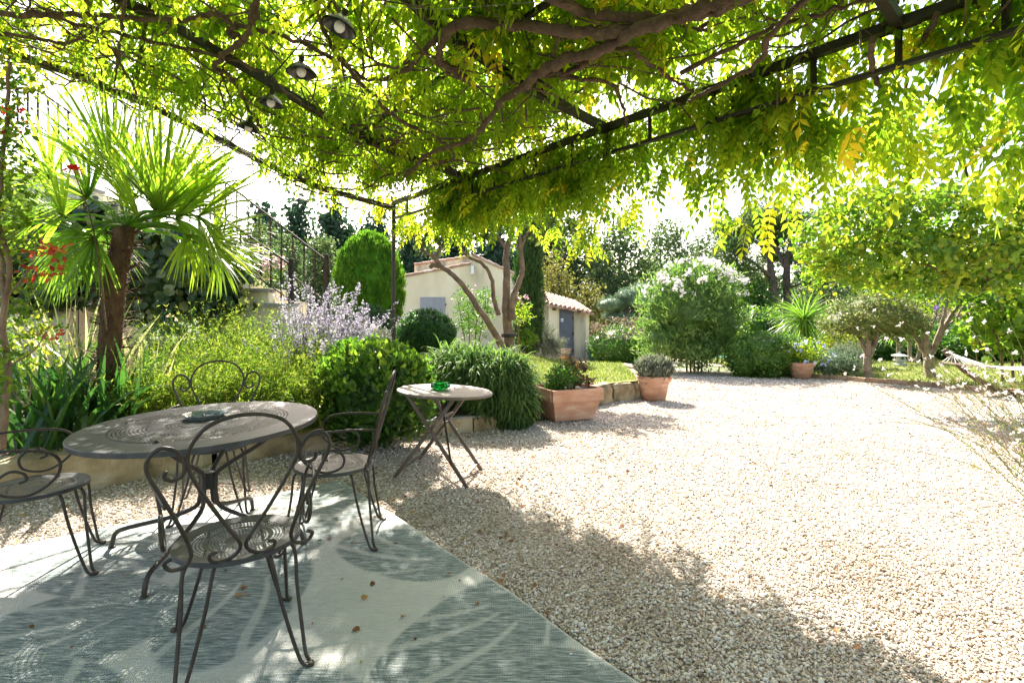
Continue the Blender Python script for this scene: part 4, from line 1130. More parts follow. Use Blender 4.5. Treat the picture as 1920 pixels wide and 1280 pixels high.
def chair(mat_top='iron'):
    t = empty('garden_chair')
    bk = lambda z: -.205 - .15 * (z - .45) / .55
    r = .0072
    mb = MB(); perforated(mb, .232, [(.052, .115), (.128, .19)], .455, .014); mb.build('seat', M['iron_top'], t)
    arch = [(.085, .497), (.107, .488), (.10, .463), (.06, .455), (.022, .474), (.010, .51), (.045, .575), (.09, .655), (.145, .765), (.172, .84), (.166, .905), (.125, .968), (.065, .998), (0, 1.006)]
    full = [(x, z) for x, z in arch] + [(-x, z) for x, z in arch[::-1][1:]]
    mb = MB(); mb.tube(spline([(x, bk(z) + (.003 if x > 0 else -.003) * (z < .6), z) for x, z in full], 5), r, 8); mb.build('back_arch', M['iron'], t, True)
    side = [(.222, .505), (.243, .492), (.225, .462), (.185, .464), (.164, .50), (.175, .56), (.212, .66), (.25, .75), (.283, .83), (.283, .88), (.25, .915), (.208, .902), (.184, .86), (.186, .815), (.214, .797), (.238, .812), (.234, .834)]
    for sg in (1, -1):
        mb = MB(); mb.tube(spline([(sg * x, bk(z), z) for x, z in side], 5), r, 8); mb.build('back_scroll', M['iron'], t, True)
        arm = [(.238, bk(.70), .70), (.262, -.14, .705), (.282, -.02, .702), (.288, .08, .685), (.28, .135, .63), (.268, .125, .555), (.256, .06, .49), (.250, -.01, .468), (.252, -.085, .495), (.258, -.10, .555), (.262, -.05, .598), (.264, .0, .585), (.264, .012, .552), (.263, -.015, .54)]
        mb = MB(); mb.tube(spline([(sg * x, y, z) for x, y, z in arm], 5), r, 8); mb.build('arm', M['iron'], t, True)
    for a in (50, 130, 230, 310):
        mb = MB()
        for da in (-15, 15):
            p = lambda rr, z, k: (rr * math.cos(R(a + da * k)), rr * math.sin(R(a + da * k)), z)
            mb.tube(spline([p(.195, .437, 1), p(.222, .425, 1), p(.238, .385, .95), p(.252, .28, .72), p(.285, .14, .42), p(.312, .045, .22), p(.330, .016, .17), p(.352, .010, .12)], 4), r, 8)
        lg = mb.build('leg', M['iron'], t, True)
        mb = MB(); mb.ell((.350 * math.cos(R(a)), .350 * math.sin(R(a)), .010), (.017, .017, .009), 10, 6); mb.build('foot', M['iron'], lg, True)
    mb = MB(); mb.tube([(.205 * math.cos(a), .205 * math.sin(a), .440) for a in np.linspace(0, 2 * np.pi, 40)[:-1]], .006, 6, closed=True); mb.build('seat_ring', M['iron'], t, True)
    return t
GC = 'scrolled iron garden chairs around the tables'
ch0 = chair()
spots = [((-1.11, 2.08), (-.53, .85), 'scrolled iron armchair in the foreground with its back to the camera'),
         ((-1.08, 3.12), (-1.0, -.14), 'scrolled iron armchair between the big table and the small bistro table'),
         ((-2.52, 2.70), (.80, .55), 'sunlit scrolled iron armchair cut off by the frame, in front of stone blocks'),
         ((-2.10, 3.60), (.42, -.90), 'scrolled iron armchair behind the big table with feathery plants at its back')]
for i, ((x, y), (fx, fy), lab) in enumerate(spots):
    o = ch0 if i == 0 else copy_tree(ch0)
    o.location = (x, y, .014 if i != 3 else .012); o.rotation_euler = (0, 0, math.atan2(fy, fx) - math.pi / 2)
    tag(o, lab, 'chair', GC)

bt_ = empty('round_table', (-1.78, 3.00, .012), R(-18), 'big round perforated iron table with a glass dish on top', 'table')
top = empty('tabletop'); 
mb = MB(); perforated(mb, .618, [(.12, .21), (.27, .46)], .735, 0, .021, .019, .026, 128, .5)
tp = mb.build('tabletop', M['iron_top'], bt_); bpy.data.objects.remove(top)
tp.rotation_euler = (R(1.7), R(-.9), R(18))
for a in (20, 110, 200, 290):
    c, s_ = math.cos(R(a)), math.sin(R(a))
    q = [(.47, .725), (.30, .60), (.10, .475), (.050, .43), (.042, .38), (.046, .30), (.075, .235), (.22, .175), (.43, .125), (.52, .095), (.545, .045), (.55, .012)]
    mb = MB(); mb.tube(spline([(r_ * c, r_ * s_, z) for r_, z in q], 4), .0125, 8); lg = mb.build('leg', M['iron'], bt_, True)
    mb = MB(); mb.ell((.55 * c, .55 * s_, .008), (.02, .02, .008), 10, 5); mb.build('foot', M['iron'], lg, True)
mb = MB(); mb.lathe([(.001, .34), (.04, .345), (.04, .44), (.001, .445)], 12); mb.build('hub', M['black_enamel'], bt_)
mb = MB(); mb.tube([(.46 * math.cos(a), .46 * math.sin(a), .715) for a in np.linspace(0, 2 * np.pi, 48)[:-1]], .008, 6, closed=True); mb.build('ring', M['iron'], bt_, True)

sm = empty('bistro_table', (-.62, 4.44, 0), 0, 'small round folding taupe bistro table with green glass bowl on it', 'table')
mb = MB(); mb.lathe([(.001, .722), (.40, .722), (.412, .716), (.412, .700), (.404, .698), (.40, .712), (.001, .712)], 72)
o = mb.build('tabletop', M['bistro'], sm); o.rotation_euler = (R(-.6), R(3.2), 0); 
fa, fb, fc, fd = [Vector((p[0] + .62, p[1] - 4.44, 0)) for p in ((-1.0, 4.29), (-.354, 4.06), (-.27, 4.53), (-.886, 4.87))]
up = Vector((0, 0, .70))
tA, tB = fa.lerp(fb, .80) + up, fa.lerp(fb, .14) + up
tD, tC = fd.lerp(fc, .84) + up, fd.lerp(fc, .20) + up
for a, b in ((fa + (fd - fa) * .05, tA + (fd - fa) * .18), (fb, tB + (fd - fa) * .15), (fc, tC - (fd - fa) * .15), (fd, tD - (fd - fa) * .12)):
    mb = MB(); mb.bar(a, b, .014, .030); mb.build('leg', M['bistro'], sm)
for a, b in ((fb.lerp(tB, .08), fc.lerp(tC, .08)), (fa.lerp(tA, .08), fd.lerp(tD, .08)), (fb.lerp(tB, .6), fc.lerp(tC, .6)), (fa.lerp(tA, .72), fd.lerp(tD, .72)), (tA + (fd - fa) * .2 - up * .03, tD - (fd - fa) * .1 - up * .03)):
    mb = MB(); mb.bar(a, b, .018, .010); mb.build('crossbar', M['bistro'], sm)
mb = MB(); mb.bar((tC + tA) / 2 - up * .03, fb.lerp(tB, .24), .016, .008); mb.build('brace', M['iron'], sm)
for f_, t_ in ((fa, tA), (fb, tB), (fc, tC), (fd, tD)):
    c = f_.lerp(t_, .47); mb = MB(); mb.tube([c + Vector((0, -.02, 0)), c + Vector((0, .02, 0))], .008, 8); mb.build('pivot', M['iron'], sm)
gb = empty('glass_bowl', (-.625, 4.46, .727), 0, 'small cut green glass bowl standing on the bistro table', 'bowl')
mb = MB(); mb.lathe([(.001, .002), (.055, .002), (.085, .018), (.088, .040), (.078, .056), (.062, .05), (.055, .03), (.001, .02)], 9); mb.build('bowl', M['green_glass'], gb)
for k in range(3):
    a = k * 2.094; mb = MB(); mb.box((.074 * math.cos(a), .074 * math.sin(a), .056), (.03, .02, .008), a); mb.build('rest', M['green_glass'], gb)
dsh = empty('glass_dish', (-1.86, 3.10, .745), R(24), 'shallow square pressed glass dish on the big perforated table', 'dish')
dsh.scale = (.82, .82, .9)
mb = MB()
mb.lathe([(.001, .004), (.10, .004), (.135, .03), (.150, .034), (.150, .027), (.138, .022), (.11, -.002), (.001, -.002)], 8); mb.build('dish', M['clear_glass'], dsh)
for k in range(8):
    a = k * math.pi / 4; mb = MB(); mb.tube([(.03 * math.cos(a), .03 * math.sin(a), .008), (.10 * math.cos(a + .25), .10 * math.sin(a + .25), .010), (.125 * math.cos(a), .125 * math.sin(a), .024)], .006, 5); mb.build('relief', M['clear_glass'], dsh)

# planters near the lawn edge
pl = empty('terracotta_trough', (.74, 6.95, 0), R(22), 'square tapering terracotta planter with green and maroon plants beside stone border', 'planter')
def tray(mb, w0, d0, w1, d1, h, th):
    o_ = [(-w0, -d0, 0), (w0, -d0, 0), (w0, d0, 0), (-w0, d0, 0), (-w1, -d1, h), (w1, -d1, h), (w1, d1, h), (-w1, d1, h)]
    i_ = [(-w1 + th, -d1 + th, h), (w1 - th, -d1 + th, h), (w1 - th, d1 - th, h), (-w1 + th, d1 - th, h), (-w1 + th, -d1 + th, h * .8), (w1 - th, -d1 + th, h * .8), (w1 - th, d1 - th, h * .8), (-w1 + th, d1 - th, h * .8)]
    q = [[0, 3, 2, 1]] + [[k, (k + 1) % 4, (k + 1) % 4 + 4, k + 4] for k in range(4)] + [[k + 4, (k + 1) % 4 + 4, (k + 1) % 4 + 8, k + 8] for k in range(4)] + [[k + 8, (k + 1) % 4 + 8, (k + 1) % 4 + 12, k + 12] for k in range(4)] + [[12, 13, 14, 15]]
    mb.add(o_ + i_, q=q)
mb = MB(); tray(mb, .29, .24, .345, .30, .27, .04); mb.build('body', M['terracotta'], pl)
mb = MB()
for (cx, cy, lx, ly) in ((0, -.315, .75, .05), (0, .315, .75, .05), (-.36, 0, .05, .58), (.36, 0, .05, .58)): mb.box((cx, cy, .335), (lx, ly, .15), jit=.002)
mb.build('rim', M['terracotta'], pl)
mb = MB(); mb.box((0, 0, .36), (.66, .57, .02)); mb.build('earth', M['soil'], pl)

lvp = pot('terracotta_pot', (P(1226, 748, 8.75).x, 8.75, gz(8.75)), .19, .275, .42, 'terracotta', 'round terracotta pot holding grey lavender at the corner of the stone border')
plp = pot('terracotta_pot', (P(1502, 706, 12.6).x, 12.6, gz(12.6)), .2, .3, .40, 'terracotta', 'round terracotta pot with pale blue flowers against the green hedge')

# fallen leaves lying about
mb = MB(); n = 2800
X = rng.uniform(-3.6, 4.5, n); Y = rng.uniform(1.7, 6.8, n) 
ok = np.array([x > xl(y) + .1 for x, y in zip(X, Y)]); X, Y = X[ok], Y[ok]
d2 = np.exp(-((X + .7) ** 2 + (Y - 4.2) ** 2) / 2.5); keep = rng.random(len(X)) < .07 + .55 * d2 + .75 * np.exp(-np.abs(X - np.array([xl(b) for b in Y])) / .35) * (Y < 6.3); X, Y = X[keep], Y[keep]
pos = np.c_[X, Y, np.full(len(X), .022)]
put(mb, scatter(LOBED, pos, np.c_[rng.normal(size=(len(X), 2)), rng.normal(0, .25, len(X))], np.c_[rng.normal(0, .3, (len(X), 2)), np.ones(len(X))], rng.uniform(.012, .036, len(X)), rng.random(len(X))))
o = mb.build('fallen_leaves', M['dead_leaf']); tag(o, 'dry brown leaves lying scattered on the gravel and rug', 'fallen leaves', kind='stuff')

# gravel: loose pebbles in front, each a small ellipsoid
def gravel():
    n = 300000
    y = 1.55 + (rng.random(n) ** 2.1) * 11.5
    x = rng.uniform(-1, 1, n) * (y * 1.08 + .2)
    # stones are laid thick in front and sparser where they can no longer be told apart
    okx = np.array([xl(b) + .02 < a < xr(b) - .05 for a, b in zip(x, y)])
    sv = (x - TP.x) * RD.x + (y - TP.y) * RD.y; tv = (x - TP.x) * TD.x + (y - TP.y) * TD.y
    onrug = (sv > RS0 - .006) & (tv > RT0 - .006)
    edge = np.minimum(sv - RS0, tv - RT0)
    stray = onrug & (rng.random(n) < .012 * np.exp(-edge / .12))
    k = okx & (~onrug | stray)
    lift = np.where(stray, .014, 0.0)[k]
    x, y = x[k], y[k]; n = len(x)
    me = bpy.data.meshes.new('gravel')
    me.vertices.add(n)
    z = np.array([gz(b) for b in y]) + rng.uniform(-.003, .004, n) + lift
    me.vertices.foreach_set('co', np.c_[x, y, z].ravel())
    grow = 1 + .16 * np.maximum(0, y - 3)
    s = (rng.lognormal(-.05, .32, n) * .0047 * grow)[:, None] * np.c_[rng.uniform(.8, 1.35, n), rng.uniform(.7, 1.1, n), rng.uniform(.5, .8, n)]
    a = me.attributes.new('scl', 'FLOAT_VECTOR', 'POINT'); a.data.foreach_set('vector', s.astype(np.float32).ravel())
    rt = np.c_[rng.normal(0, .35, n), rng.normal(0, .35, n), rng.uniform(0, 6.28, n)]
    a = me.attributes.new('rot', 'FLOAT_VECTOR', 'POINT'); a.data.foreach_set('vector', rt.astype(np.float32).ravel())
    o = link('gravel', me)
    ng = bpy.data.node_groups.new('pebbles', 'GeometryNodeTree')
    ng.interface.new_socket('Geometry', in_out='INPUT', socket_type='NodeSocketGeometry')
    ng.interface.new_socket('Geometry', in_out='OUTPUT', socket_type='NodeSocketGeometry')
    N = ng.nodes; L = ng.links
    gi, go = N.new('NodeGroupInput'), N.new('NodeGroupOutput')
    ip = N.new('GeometryNodeInstanceOnPoints'); ico = N.new('GeometryNodeMeshIcoSphere'); ico.inputs['Subdivisions'].default_value = 2; ico.inputs['Radius'].default_value = 1
    ss_ = N.new('GeometryNodeSetShadeSmooth'); sm_ = N.new('GeometryNodeSetMaterial'); sm_.inputs['Material'].default_value = M['pebble']
    a1 = N.new('GeometryNodeInputNamedAttribute'); a1.data_type = 'FLOAT_VECTOR'; a1.inputs['Name'].default_value = 'scl'
    a2 = N.new('GeometryNodeInputNamedAttribute'); a2.data_type = 'FLOAT_VECTOR'; a2.inputs['Name'].default_value = 'rot'
    L.new(ico.outputs['Mesh'], ss_.inputs['Geometry']); L.new(ss_.outputs[0], sm_.inputs['Geometry']); L.new(sm_.outputs[0], ip.inputs['Instance'])
    L.new(gi.outputs[0], ip.inputs['Points']); L.new(a1.outputs['Attribute'], ip.inputs['Scale']); L.new(a2.outputs['Attribute'], ip.inputs['Rotation'])
    L.new(ip.outputs[0], go.inputs[0])
    md = o.modifiers.new('pebbles', 'NODES'); md.node_group = ng
    tag(o, 'pale beige gravel of rounded pebbles covering the yard', 'gravel', kind='stuff')
gravel()
# ------------------------------------------------------------------ plants and trees
def bl(x, y, Y, rx, ry, dep=1.0):
    c = P(x, y, Y); return (c.x, c.y, c.z, rx / F * Y, rx / F * Y * dep, ry / F * Y)
def plant(name, label, cat, base, group=None):
    return empty(name, base, 0, label, cat, group)
def foliage(t, mat, name='foliage', stuff=False, **kw):
    mb = MB(); core = kw.pop('core', 0)
    if core:
        for b in kw['blobs']: mb.ell(b[:3], [q * core for q in b[3:6]], 14, 9, .05, tint=kw.get("base", .5))
    crown(mb, **kw)
    return part(mb, name, mat, t)
def stems(t, pts_list, r0, r1, mat='bark', name='stem', n=6, wob=0.0):
    for pts in pts_list:
        mb = MB(); limb(mb, pts, r0, r1, n, 5, wob); part(mb, name, mat, t, True)
def bush(name, label, cat, mat, blobs, n, cr, nl, size, tmpl=OVAL, core=.8, group=None, **kw):
    b = np.array(blobs); i = b[:, 2].argmin()
    t = plant(name, label, cat, (float(b[:, 0].mean()), float(b[:, 1].mean()), float((b[:, 2] - b[:, 5]).min())), group)
    foliage(t, mat, blobs=blobs, n_clump=n, clump_r=cr, n_leaf=nl, size=size, tmpl=tmpl, core=core, **kw)
    if core and cat not in ('topiary', 'tree'):         # stray sprigs that break the outline
        k2 = dict(kw); k2.update(shell=1.02, cut=.97, vary=.3, base=kw.get('base', .5) + .1)
        grown = [(*b_[:3], *(q * rng.uniform(1.03, 1.10) for q in b_[3:6])) for b_ in blobs]
        foliage(t, mat, 'sprigs', blobs=grown, n_clump=max(14, n // 7), clump_r=cr * .8, n_leaf=max(4, nl // 2), size=size, tmpl=tmpl, core=0, **k2)['kind'] = 'stuff'
    return t

# --- far trees
def far_tree(name, label, mat, x, ytop, ybase, Y, wpx, n=260, size=.30, group=None, conical=0.0, trunk='pine_bark'):
    zt = P(x, ytop, Y).z; z0 = gz(24); X = P(x, 0, Y).x; Wd = wpx / F * Y / 2; Hh = zt - z0
    t = plant(name, label, 'tree', (X, Y, z0), group)
    mb = MB(); limb(mb, [(X, Y, z0), (X + rng.normal(0, .2), Y, z0 + Hh * .4), (X + rng.normal(0, .3), Y, z0 + Hh * .85)], .22, .06, 7); part(mb, 'trunk', trunk, t, True)
    blobs = []
    for k in range(9):
        u = k / 8; wz = Wd * ((1 - u) ** .7 if conical else math.sin(math.pi * (.15 + .72 * u)) ** .8) 
        a = rng.uniform(0, 6.28); rr = Wd * .42 * (1 - .6 * u)
        blobs.append((X + math.cos(a) * rr, Y + math.sin(a) * rr, z0 + Hh * (.22 + .68 * u), max(wz * .72, .5), max(wz * .72, .5), Hh * .17))
    foliage(t, mat, 'crown', blobs=blobs, n_clump=n, clump_r=.55 * Wd / 2.6 + .25, n_leaf=22, size=size, tmpl=LEAF2, shell=.45, core=0, vary=.2, rnd=1.0)
    return t
GD = 'dark conifers beyond the garden'
for i, (x, yt, Y, wpx, lab) in enumerate([(505, 400, 44, 110, 'dark cedar tree farthest toward the staircase railing'), (560, 378, 50, 120, 'tall dark cedar tree behind the far newel post'), (625, 392, 47, 120, 'dark cedar tree rising behind the egg shaped topiary'), (700, 400, 52, 130, 'dark cedar tree between the topiary and the cottage roof'), (775, 425, 46, 120, 'dark cedar tree directly above the upper cottage roof'), (850, 415, 50, 120, 'dark cedar tree behind the cottage gable'), (925, 420, 48, 130, 'dark cedar tree seen between the forked limbs of the loquat tree'), (985, 425, 51, 110, 'dark cedar tree right behind the narrow cypress'), (1035, 430, 44, 90, 'dark conifer beside the tall narrow cypress'), (1120, 470, 46, 90, 'dark conifer low behind the grey green trees')]):
    far_tree('cedar_tree', lab, 'conifer', x, yt, 600, Y, wpx, 420, .42, GD, conical=1)
GP = 'grey green trees beyond the shed'
for x, yt, Y, wpx, lab in [(1085, 425, 42, 110, 'grey green leafy tree just beyond the ochre bush'), (1165, 412, 38, 130, 'tall grey green leafy tree above the cloud pruned pine'), (1245, 420, 44, 130, 'grey green leafy tree rising behind the white oleander'), (1325, 448, 48, 110, 'small grey green tree between oleander and pine'), (600, 455, 26, 70, 'pale grey olive tree just behind the far staircase railing'), (480, 430, 24, 130, 'grey green tree seen through the balusters of the staircase'), (545, 450, 28, 80, 'slender grey green tree seen between the two railings')]:
    far_tree('leafy_tree', lab, 'poplar', x, yt, 600, Y, wpx, 420, .24 if Y > 30 else .15, GP)
for x, yt, Y, wpx, lab in [(1045, 478, 28, 75, 'ochre leaved small tree over the shed roof'), (1100, 540, 27, 80, 'low yellowish shrub tree beyond the shed roof edge')]:
    far_tree('ochre_tree', lab, 'olive_yellow', x, yt, 600, Y, wpx, 260, .14, 'ochre trees behind the shed')
for x, yt, Y, wpx, m_, lab in [(1350, 545, 34, 90, 'hedge', 'green bushy tree behind the path to the pool'), (1415, 540, 30, 70, 'pittosporum', 'yellow green bushy tree below the pine branches'), (1540, 500, 36, 120, 'poplar', 'grey green tree right of the pine trunks'), (1640, 520, 33, 130, 'hedge', 'dense green tree behind the umbrella shaped tree'), (1760, 500, 34, 150, 'yellow_tree', 'light green tree behind the violet flowering tree'), (1880, 470, 30, 170, 'yellow_tree', 'pale yellow green tree farthest toward the hammock end'), (1990, 470, 27, 170, 'hedge', 'green tree beyond the hammock at the frame edge')]:
    far_tree('garden_tree', lab, m_, x, yt, 600, Y, wpx, 380, .17, 'trees closing the far lawn')
# fill of hedge at the end of the garden
mb = MB()
bls = [bl(x, 590 + rng.normal(0, 10), 55, 60, 85, .6) for x in range(300, 2300, 70)]
crown(mb, bls, 2600, 1.2, 14, .5, LEAF2, .6, vary=.2)
o = mb.build('far_wood', M['conifer']); tag(o, 'dense wood closing the view behind all the garden trees', 'wood', kind='stuff')

# --- stone pine
t = plant('pine_tree', 'dark green pine with twin grey trunks beyond the oleander', 'tree', tuple(P(1462, 0, 32).xy) + (gz(32),))
tr = lambda *q: [P(x, y, Y) for x, y, Y in q]
for q, r0, r1 in [(tr((1450, 640, 32), (1449, 560, 32), (1446, 520, 32), (1440, 470, 32), (1425, 430, 31.5)), .36, .12), (tr((1474, 640, 32.3), (1476, 570, 32.3), (1475, 500, 32), (1485, 450, 32), (1500, 410, 32)), .34, .1), (tr((1446, 520, 32), (1410, 490, 31), (1370, 470, 30.5)), .14, .05), (tr((1475, 505, 32), (1450, 450, 33), (1455, 400, 33)), .16, .05), (tr((1440, 470, 32), (1400, 440, 33), (1380, 410, 33)), .12, .04), (tr((1476, 540, 32), (1510, 530, 31), (1540, 520, 31)), .1, .04)]:
    stems(t, [q], r0, r1, 'pine_bark', 'trunk', 7)
foliage(t, 'pine', 'crown', blobs=[bl(1370, 465, 31, 38, 18), bl(1400, 430, 32, 40, 20), bl(1440, 405, 32, 45, 20), bl(1385, 500, 31, 36, 15), bl(1460, 440, 33, 40, 18), bl(1500, 420, 32, 40, 22), bl(1355, 535, 30.5, 26, 12), bl(1420, 530, 33, 38, 18), bl(1510, 480, 32, 36, 20), bl(1400, 560, 33, 30, 14), bl(1535, 520, 31, 32, 16), bl(1360, 430, 32, 28, 16), bl(1450, 480, 34, 32, 14)], n_clump=640, clump_r=.42, n_leaf=44, size=.28, tmpl=NARROW, shell=.3, rnd=1.0, up=.4, vary=.3, base=.72)

# --- clipped topiary and lawn shrubs beside the cottage
def ball(name, label, mat, x, y, Y, rx, ry, n, cat='topiary', size=.035, tmpl=OVAL, **kw):
    b = bl(x, y, Y, rx, ry)
    t = bush(name, label, cat, mat, [b], n, .05, 16, size, tmpl, .95, None, shell=.95, outw=1.0, **kw)
    mb = MB(); g = garden(b[0], b[1]); limb(mb, [(b[0], b[1], g - .05), (b[0], b[1], max(g + .1, b[2] - b[5] * .5))], .05, .04); part(mb, 'stem', 'bark', t)
    return t
ball('thuja_topiary', 'tall egg shaped clipped bright green conifer beside the cottage', 'thuja', 692, 545, 11.0, 63, 104, 1500, size=.085, tmpl=NARROW, up=1.6, rnd=.25, vary=.2)
ball('box_ball', 'larger clipped dark green box ball in front of the shutter', 'box', 799, 629, 8.4, 52, 45, 1100)
ball('box_ball', 'smaller clipped box ball at the foot of the egg shaped conifer', 'box', 694, 609, 9.6, 37, 34, 900)
YC = 15.5
b = P(990, 655, YC)
t = bush('cypress_tree', 'tall narrow dark cypress between the cottage gable and shed', 'tree', 'cypress', [bl(991, 560, YC, 26, 100), bl(992, 500, YC, 22, 95), bl(990, 620, YC, 24, 45), bl(993, 450, YC, 17, 50)], 900, .12, 22, .13, NARROW, .85, up=1.6, rnd=.3, shell=.85, vary=.2, cut=.8)
stems(t, [[(b.x, YC, garden(b.x, YC) - .1), (b.x, YC, 2.0)]], .1, .06, 'bark', 'trunk')
t = bush('hibiscus_bush', 'leafy bush with pale pink flowers against the cottage wall', 'shrub', 'hedge', [bl(885, 600, 15, 36, 42), bl(905, 580, 15.3, 30, 38), bl(872, 575, 15.2, 24, 36)], 260, .12, 14, .07, OVAL, 0, shell=.3, up=.4, base=.6)
foliage(t, 'pink', 'blossoms', blobs=[bl(888, 582, 14.8, 44, 46)], n_clump=20, clump_r=.03, n_leaf=7, size=.05, tmpl=LEAF2, shell=.85, outw=1.2)
stems(t, [[(P(885 + d, 0, 15).x, 15, garden(P(885, 0, 15).x, 15) - .05), P(885 + d * 2.2, 600, 15), P(885 + d * 3, 560, 15)] for d in (-9, -3, 4, 9)], .02, .008)
t = bush('crepe_myrtle', 'sapling with pink flower spikes beside the tree trunk', 'shrub', 'yellow_tree', [bl(972, 583, 13, 20, 22), bl(985, 590, 13, 14, 14)], 60, .09, 9, .07, OVAL, 0, shell=.3, up=.7)
foliage(t, 'pink', 'blossoms', blobs=[bl(975, 558, 13, 22, 14)], n_clump=14, clump_r=.05, n_leaf=9, size=.04, tmpl=LEAF2, shell=.5, up=1)
stems(t, [[(P(975, 0, 13).x, 13, garden(P(975, 0, 13).x, 13) - .05), P(972, 625, 13), P(968 + d, 575, 13)] for d in (-6, 4, 14)], .015, .006)

# --- multi-stemmed tree in front of the cottage
YT = 10.5
tb = P(957, 662, YT); tb.z = garden(tb.x, YT) - .05
t = plant('loquat_tree', 'multi-stemmed tree with bent tan branches in front of the cottage', 'tree', tuple(tb))
Q = lambda *q: [P(x, y, YT + d) for x, y, d in q]
for q, r0, r1 in [([tb] + Q((955, 640, 0), (951, 600, 0), (949, 570, 0), (950, 520, 0), (950, 470, .1), (962, 430, .2), (968, 380, .3)), .125, .045),
                  (Q((944, 655, -.05), (930, 628, -.2), (905, 590, -.4), (880, 552, -.5), (860, 525, -.5), (835, 505, -.5), (815, 497, -.5), (806, 502, -.5)), .075, .04),
                  (Q((826, 500, -.5), (812, 480, -.5), (795, 470, -.5), (782, 452, -.5), (778, 430, -.5)), .05, .025), (Q((815, 488, -.5), (835, 455, -.4), (870, 430, -.3), (905, 420, -.3)), .04, .02),
                  (Q((935, 590, .2), (926, 560, .3), (921, 520, .3), (905, 495, .3), (880, 482, .3), (862, 465, .3), (850, 440, .3)), .05, .028),
                  (Q((960, 600, -.1), (962, 560, -.1), (975, 525, -.1), (980, 505, -.1), (976, 470, -.1), (972, 420, -.1), (985, 390, -.1)), .075, .035), (Q((976, 470, -.1), (988, 440, 0), (1010, 420, 0)), .035, .018),
                  (Q((950, 470, .1), (935, 445, .1), (915, 425, 0), (900, 395, 0)), .04, .02), (Q((962, 570, -.1), (972, 560, -.15)), .04, .04)]:
    stems(t, [q], r0, r1, 'bark', 'branch', 9, .006)
mb = MB(); mb.lathe([(.152, 0), (.16, .02), (.16, .05), (.152, .07)], 14, (P(954, 0, YT).x, YT, P(954, 632, YT).z)); part(mb, 'band', 'iron_dark', t)
foliage(t, 'photinia', 'crown', blobs=[bl(800, 445, YT - .4, 34, 28), bl(850, 425, YT - .2, 50, 30), bl(905, 420, YT, 40, 24), bl(960, 395, YT + .3, 60, 32), bl(1030, 425, YT, 42, 26), bl(1000, 380, YT + .4, 60, 40), bl(880, 380, YT + .3, 70, 36), bl(1065, 430, YT, 22, 18)], n_clump=340, clump_r=.12, n_leaf=10, size=.15, tmpl=OVAL, shell=.3, droop=.3, base=.35, rnd=.9)

# --- low shrubs of the raised bed
t = bush('glossy_shrub', 'rounded glossy green shrub with upper leaves tinted sunlit yellow behind the bistro table', 'shrub', 'pittosporum', [bl(705, 740, 5.35, 100, 82), bl(655, 730, 5.5, 58, 72), bl(765, 745, 5.3, 52, 68), bl(700, 690, 5.6, 70, 46), bl(690, 790, 5.25, 70, 36)], 900, .07, 9, .07, OVAL, .84, shell=.84, up=.6, cut=.9, base=.32)
foliage(t, 'pittosporum', 'sunlit_tint_leaves', blobs=[bl(705, 715, 5.3, 92, 66), bl(660, 700, 5.45, 52, 52), bl(760, 720, 5.25, 48, 52)], n_clump=280, clump_r=.05, n_leaf=9, size=.075, tmpl=OVAL, shell=.97, up=.9, cut=.9, base=.72, bottom=-.1, vary=.15, outw=.6)  # upper leaf layer, sunlight on the shrub's top put into its yellower tint
t = bush('trailing_conifer', 'feathery green conifer spilling over the steps onto the gravel', 'shrub', 'juniper', [bl(890, 705, 6.7, 78, 48), bl(850, 690, 6.9, 46, 36), bl(945, 715, 6.5, 48, 52), bl(962, 757, 6.35, 30, 44), bl(915, 735, 6.45, 50, 44)], 1500, .09, 22, .11, NARROW, .84, shell=.84, droop=1.1, rnd=.38, cut=.9, outw=.7)
mb = MB(); n = 900
B5 = np.array([bl(890, 705, 6.7, 78, 48), bl(945, 715, 6.5, 48, 52), bl(962, 757, 6.35, 30, 44), bl(850, 690, 6.9, 46, 36), bl(915, 735, 6.45, 50, 44)])[rng.integers(0, 5, n)]
d = rdir(n); d[:, 2] = abs(d[:, 2]) * .9; d[:, 1] = -abs(d[:, 1]); d = nrmz(d)
blades(mb, B5[:, :3] + d * B5[:, 3:6] * .98, nrmz(d * .8 + np.array([.15, -.1, .35]) + rng.normal(0, .25, (n, 3))), rng.uniform(.12, .34, n), .016, rng.uniform(1.2, 2.8, n), 5, rng.uniform(.55, 1, n))
part(mb, 'trailing_shoots', 'juniper', t)['kind'] = 'stuff'
t = bush('santolina', 'pale silver cushion plant behind the glossy shrub', 'shrub', 'silver', [bl(690, 640, 6.6, 42, 22), bl(655, 660, 6.4, 40, 26)], 220, .06, 22, .05, NARROW, .8, shell=.7, up=.8)
t = bush('lavender_bush', 'grey lavender cushion growing in the round terracotta pot', 'shrub', 'silver', [(lvp.location.x, lvp.location.y, gz(8.75) + .5, .27, .27, .17)], 200, .05, 22, .11, NARROW, .7, shell=.5, up=1.1, rnd=.5, base=.4)
t = bush('plumbago', 'pale green plant with small blue flowers in the far terracotta pot', 'shrub', 'yellow_tree', [(plp.location.x + .05, 12.6, gz(12.6) + .62, .48, .4, .3)], 120, .1, 10, .06, OVAL, 0, shell=.3)
foliage(t, 'blue', 'blossoms', blobs=[(plp.location.x + .15, 12.5, gz(12.6) + .62, .55, .45, .32)], n_clump=26, clump_r=.04, n_leaf=8, size=.05, tmpl=LEAF2, shell=.8)
t = bush('trough_herbs', 'fresh green herbs filling the square terracotta planter', 'plant', 'hedge', [(.70, 6.93, .52, .24, .2, .16), (.60, 6.95, .47, .18, .16, .12)], 150, .05, 10, .045, OVAL, .5, shell=.5, base=.55)
t = bush('maroon_basil', 'maroon leaved plant growing at the back of the square planter', 'plant', 'maroon', [(.86, 7.03, .64, .17, .14, .14), (.98, 7.0, .54, .11, .11, .10)], 30, .07, 9, .08, OVAL, 0, shell=.3)
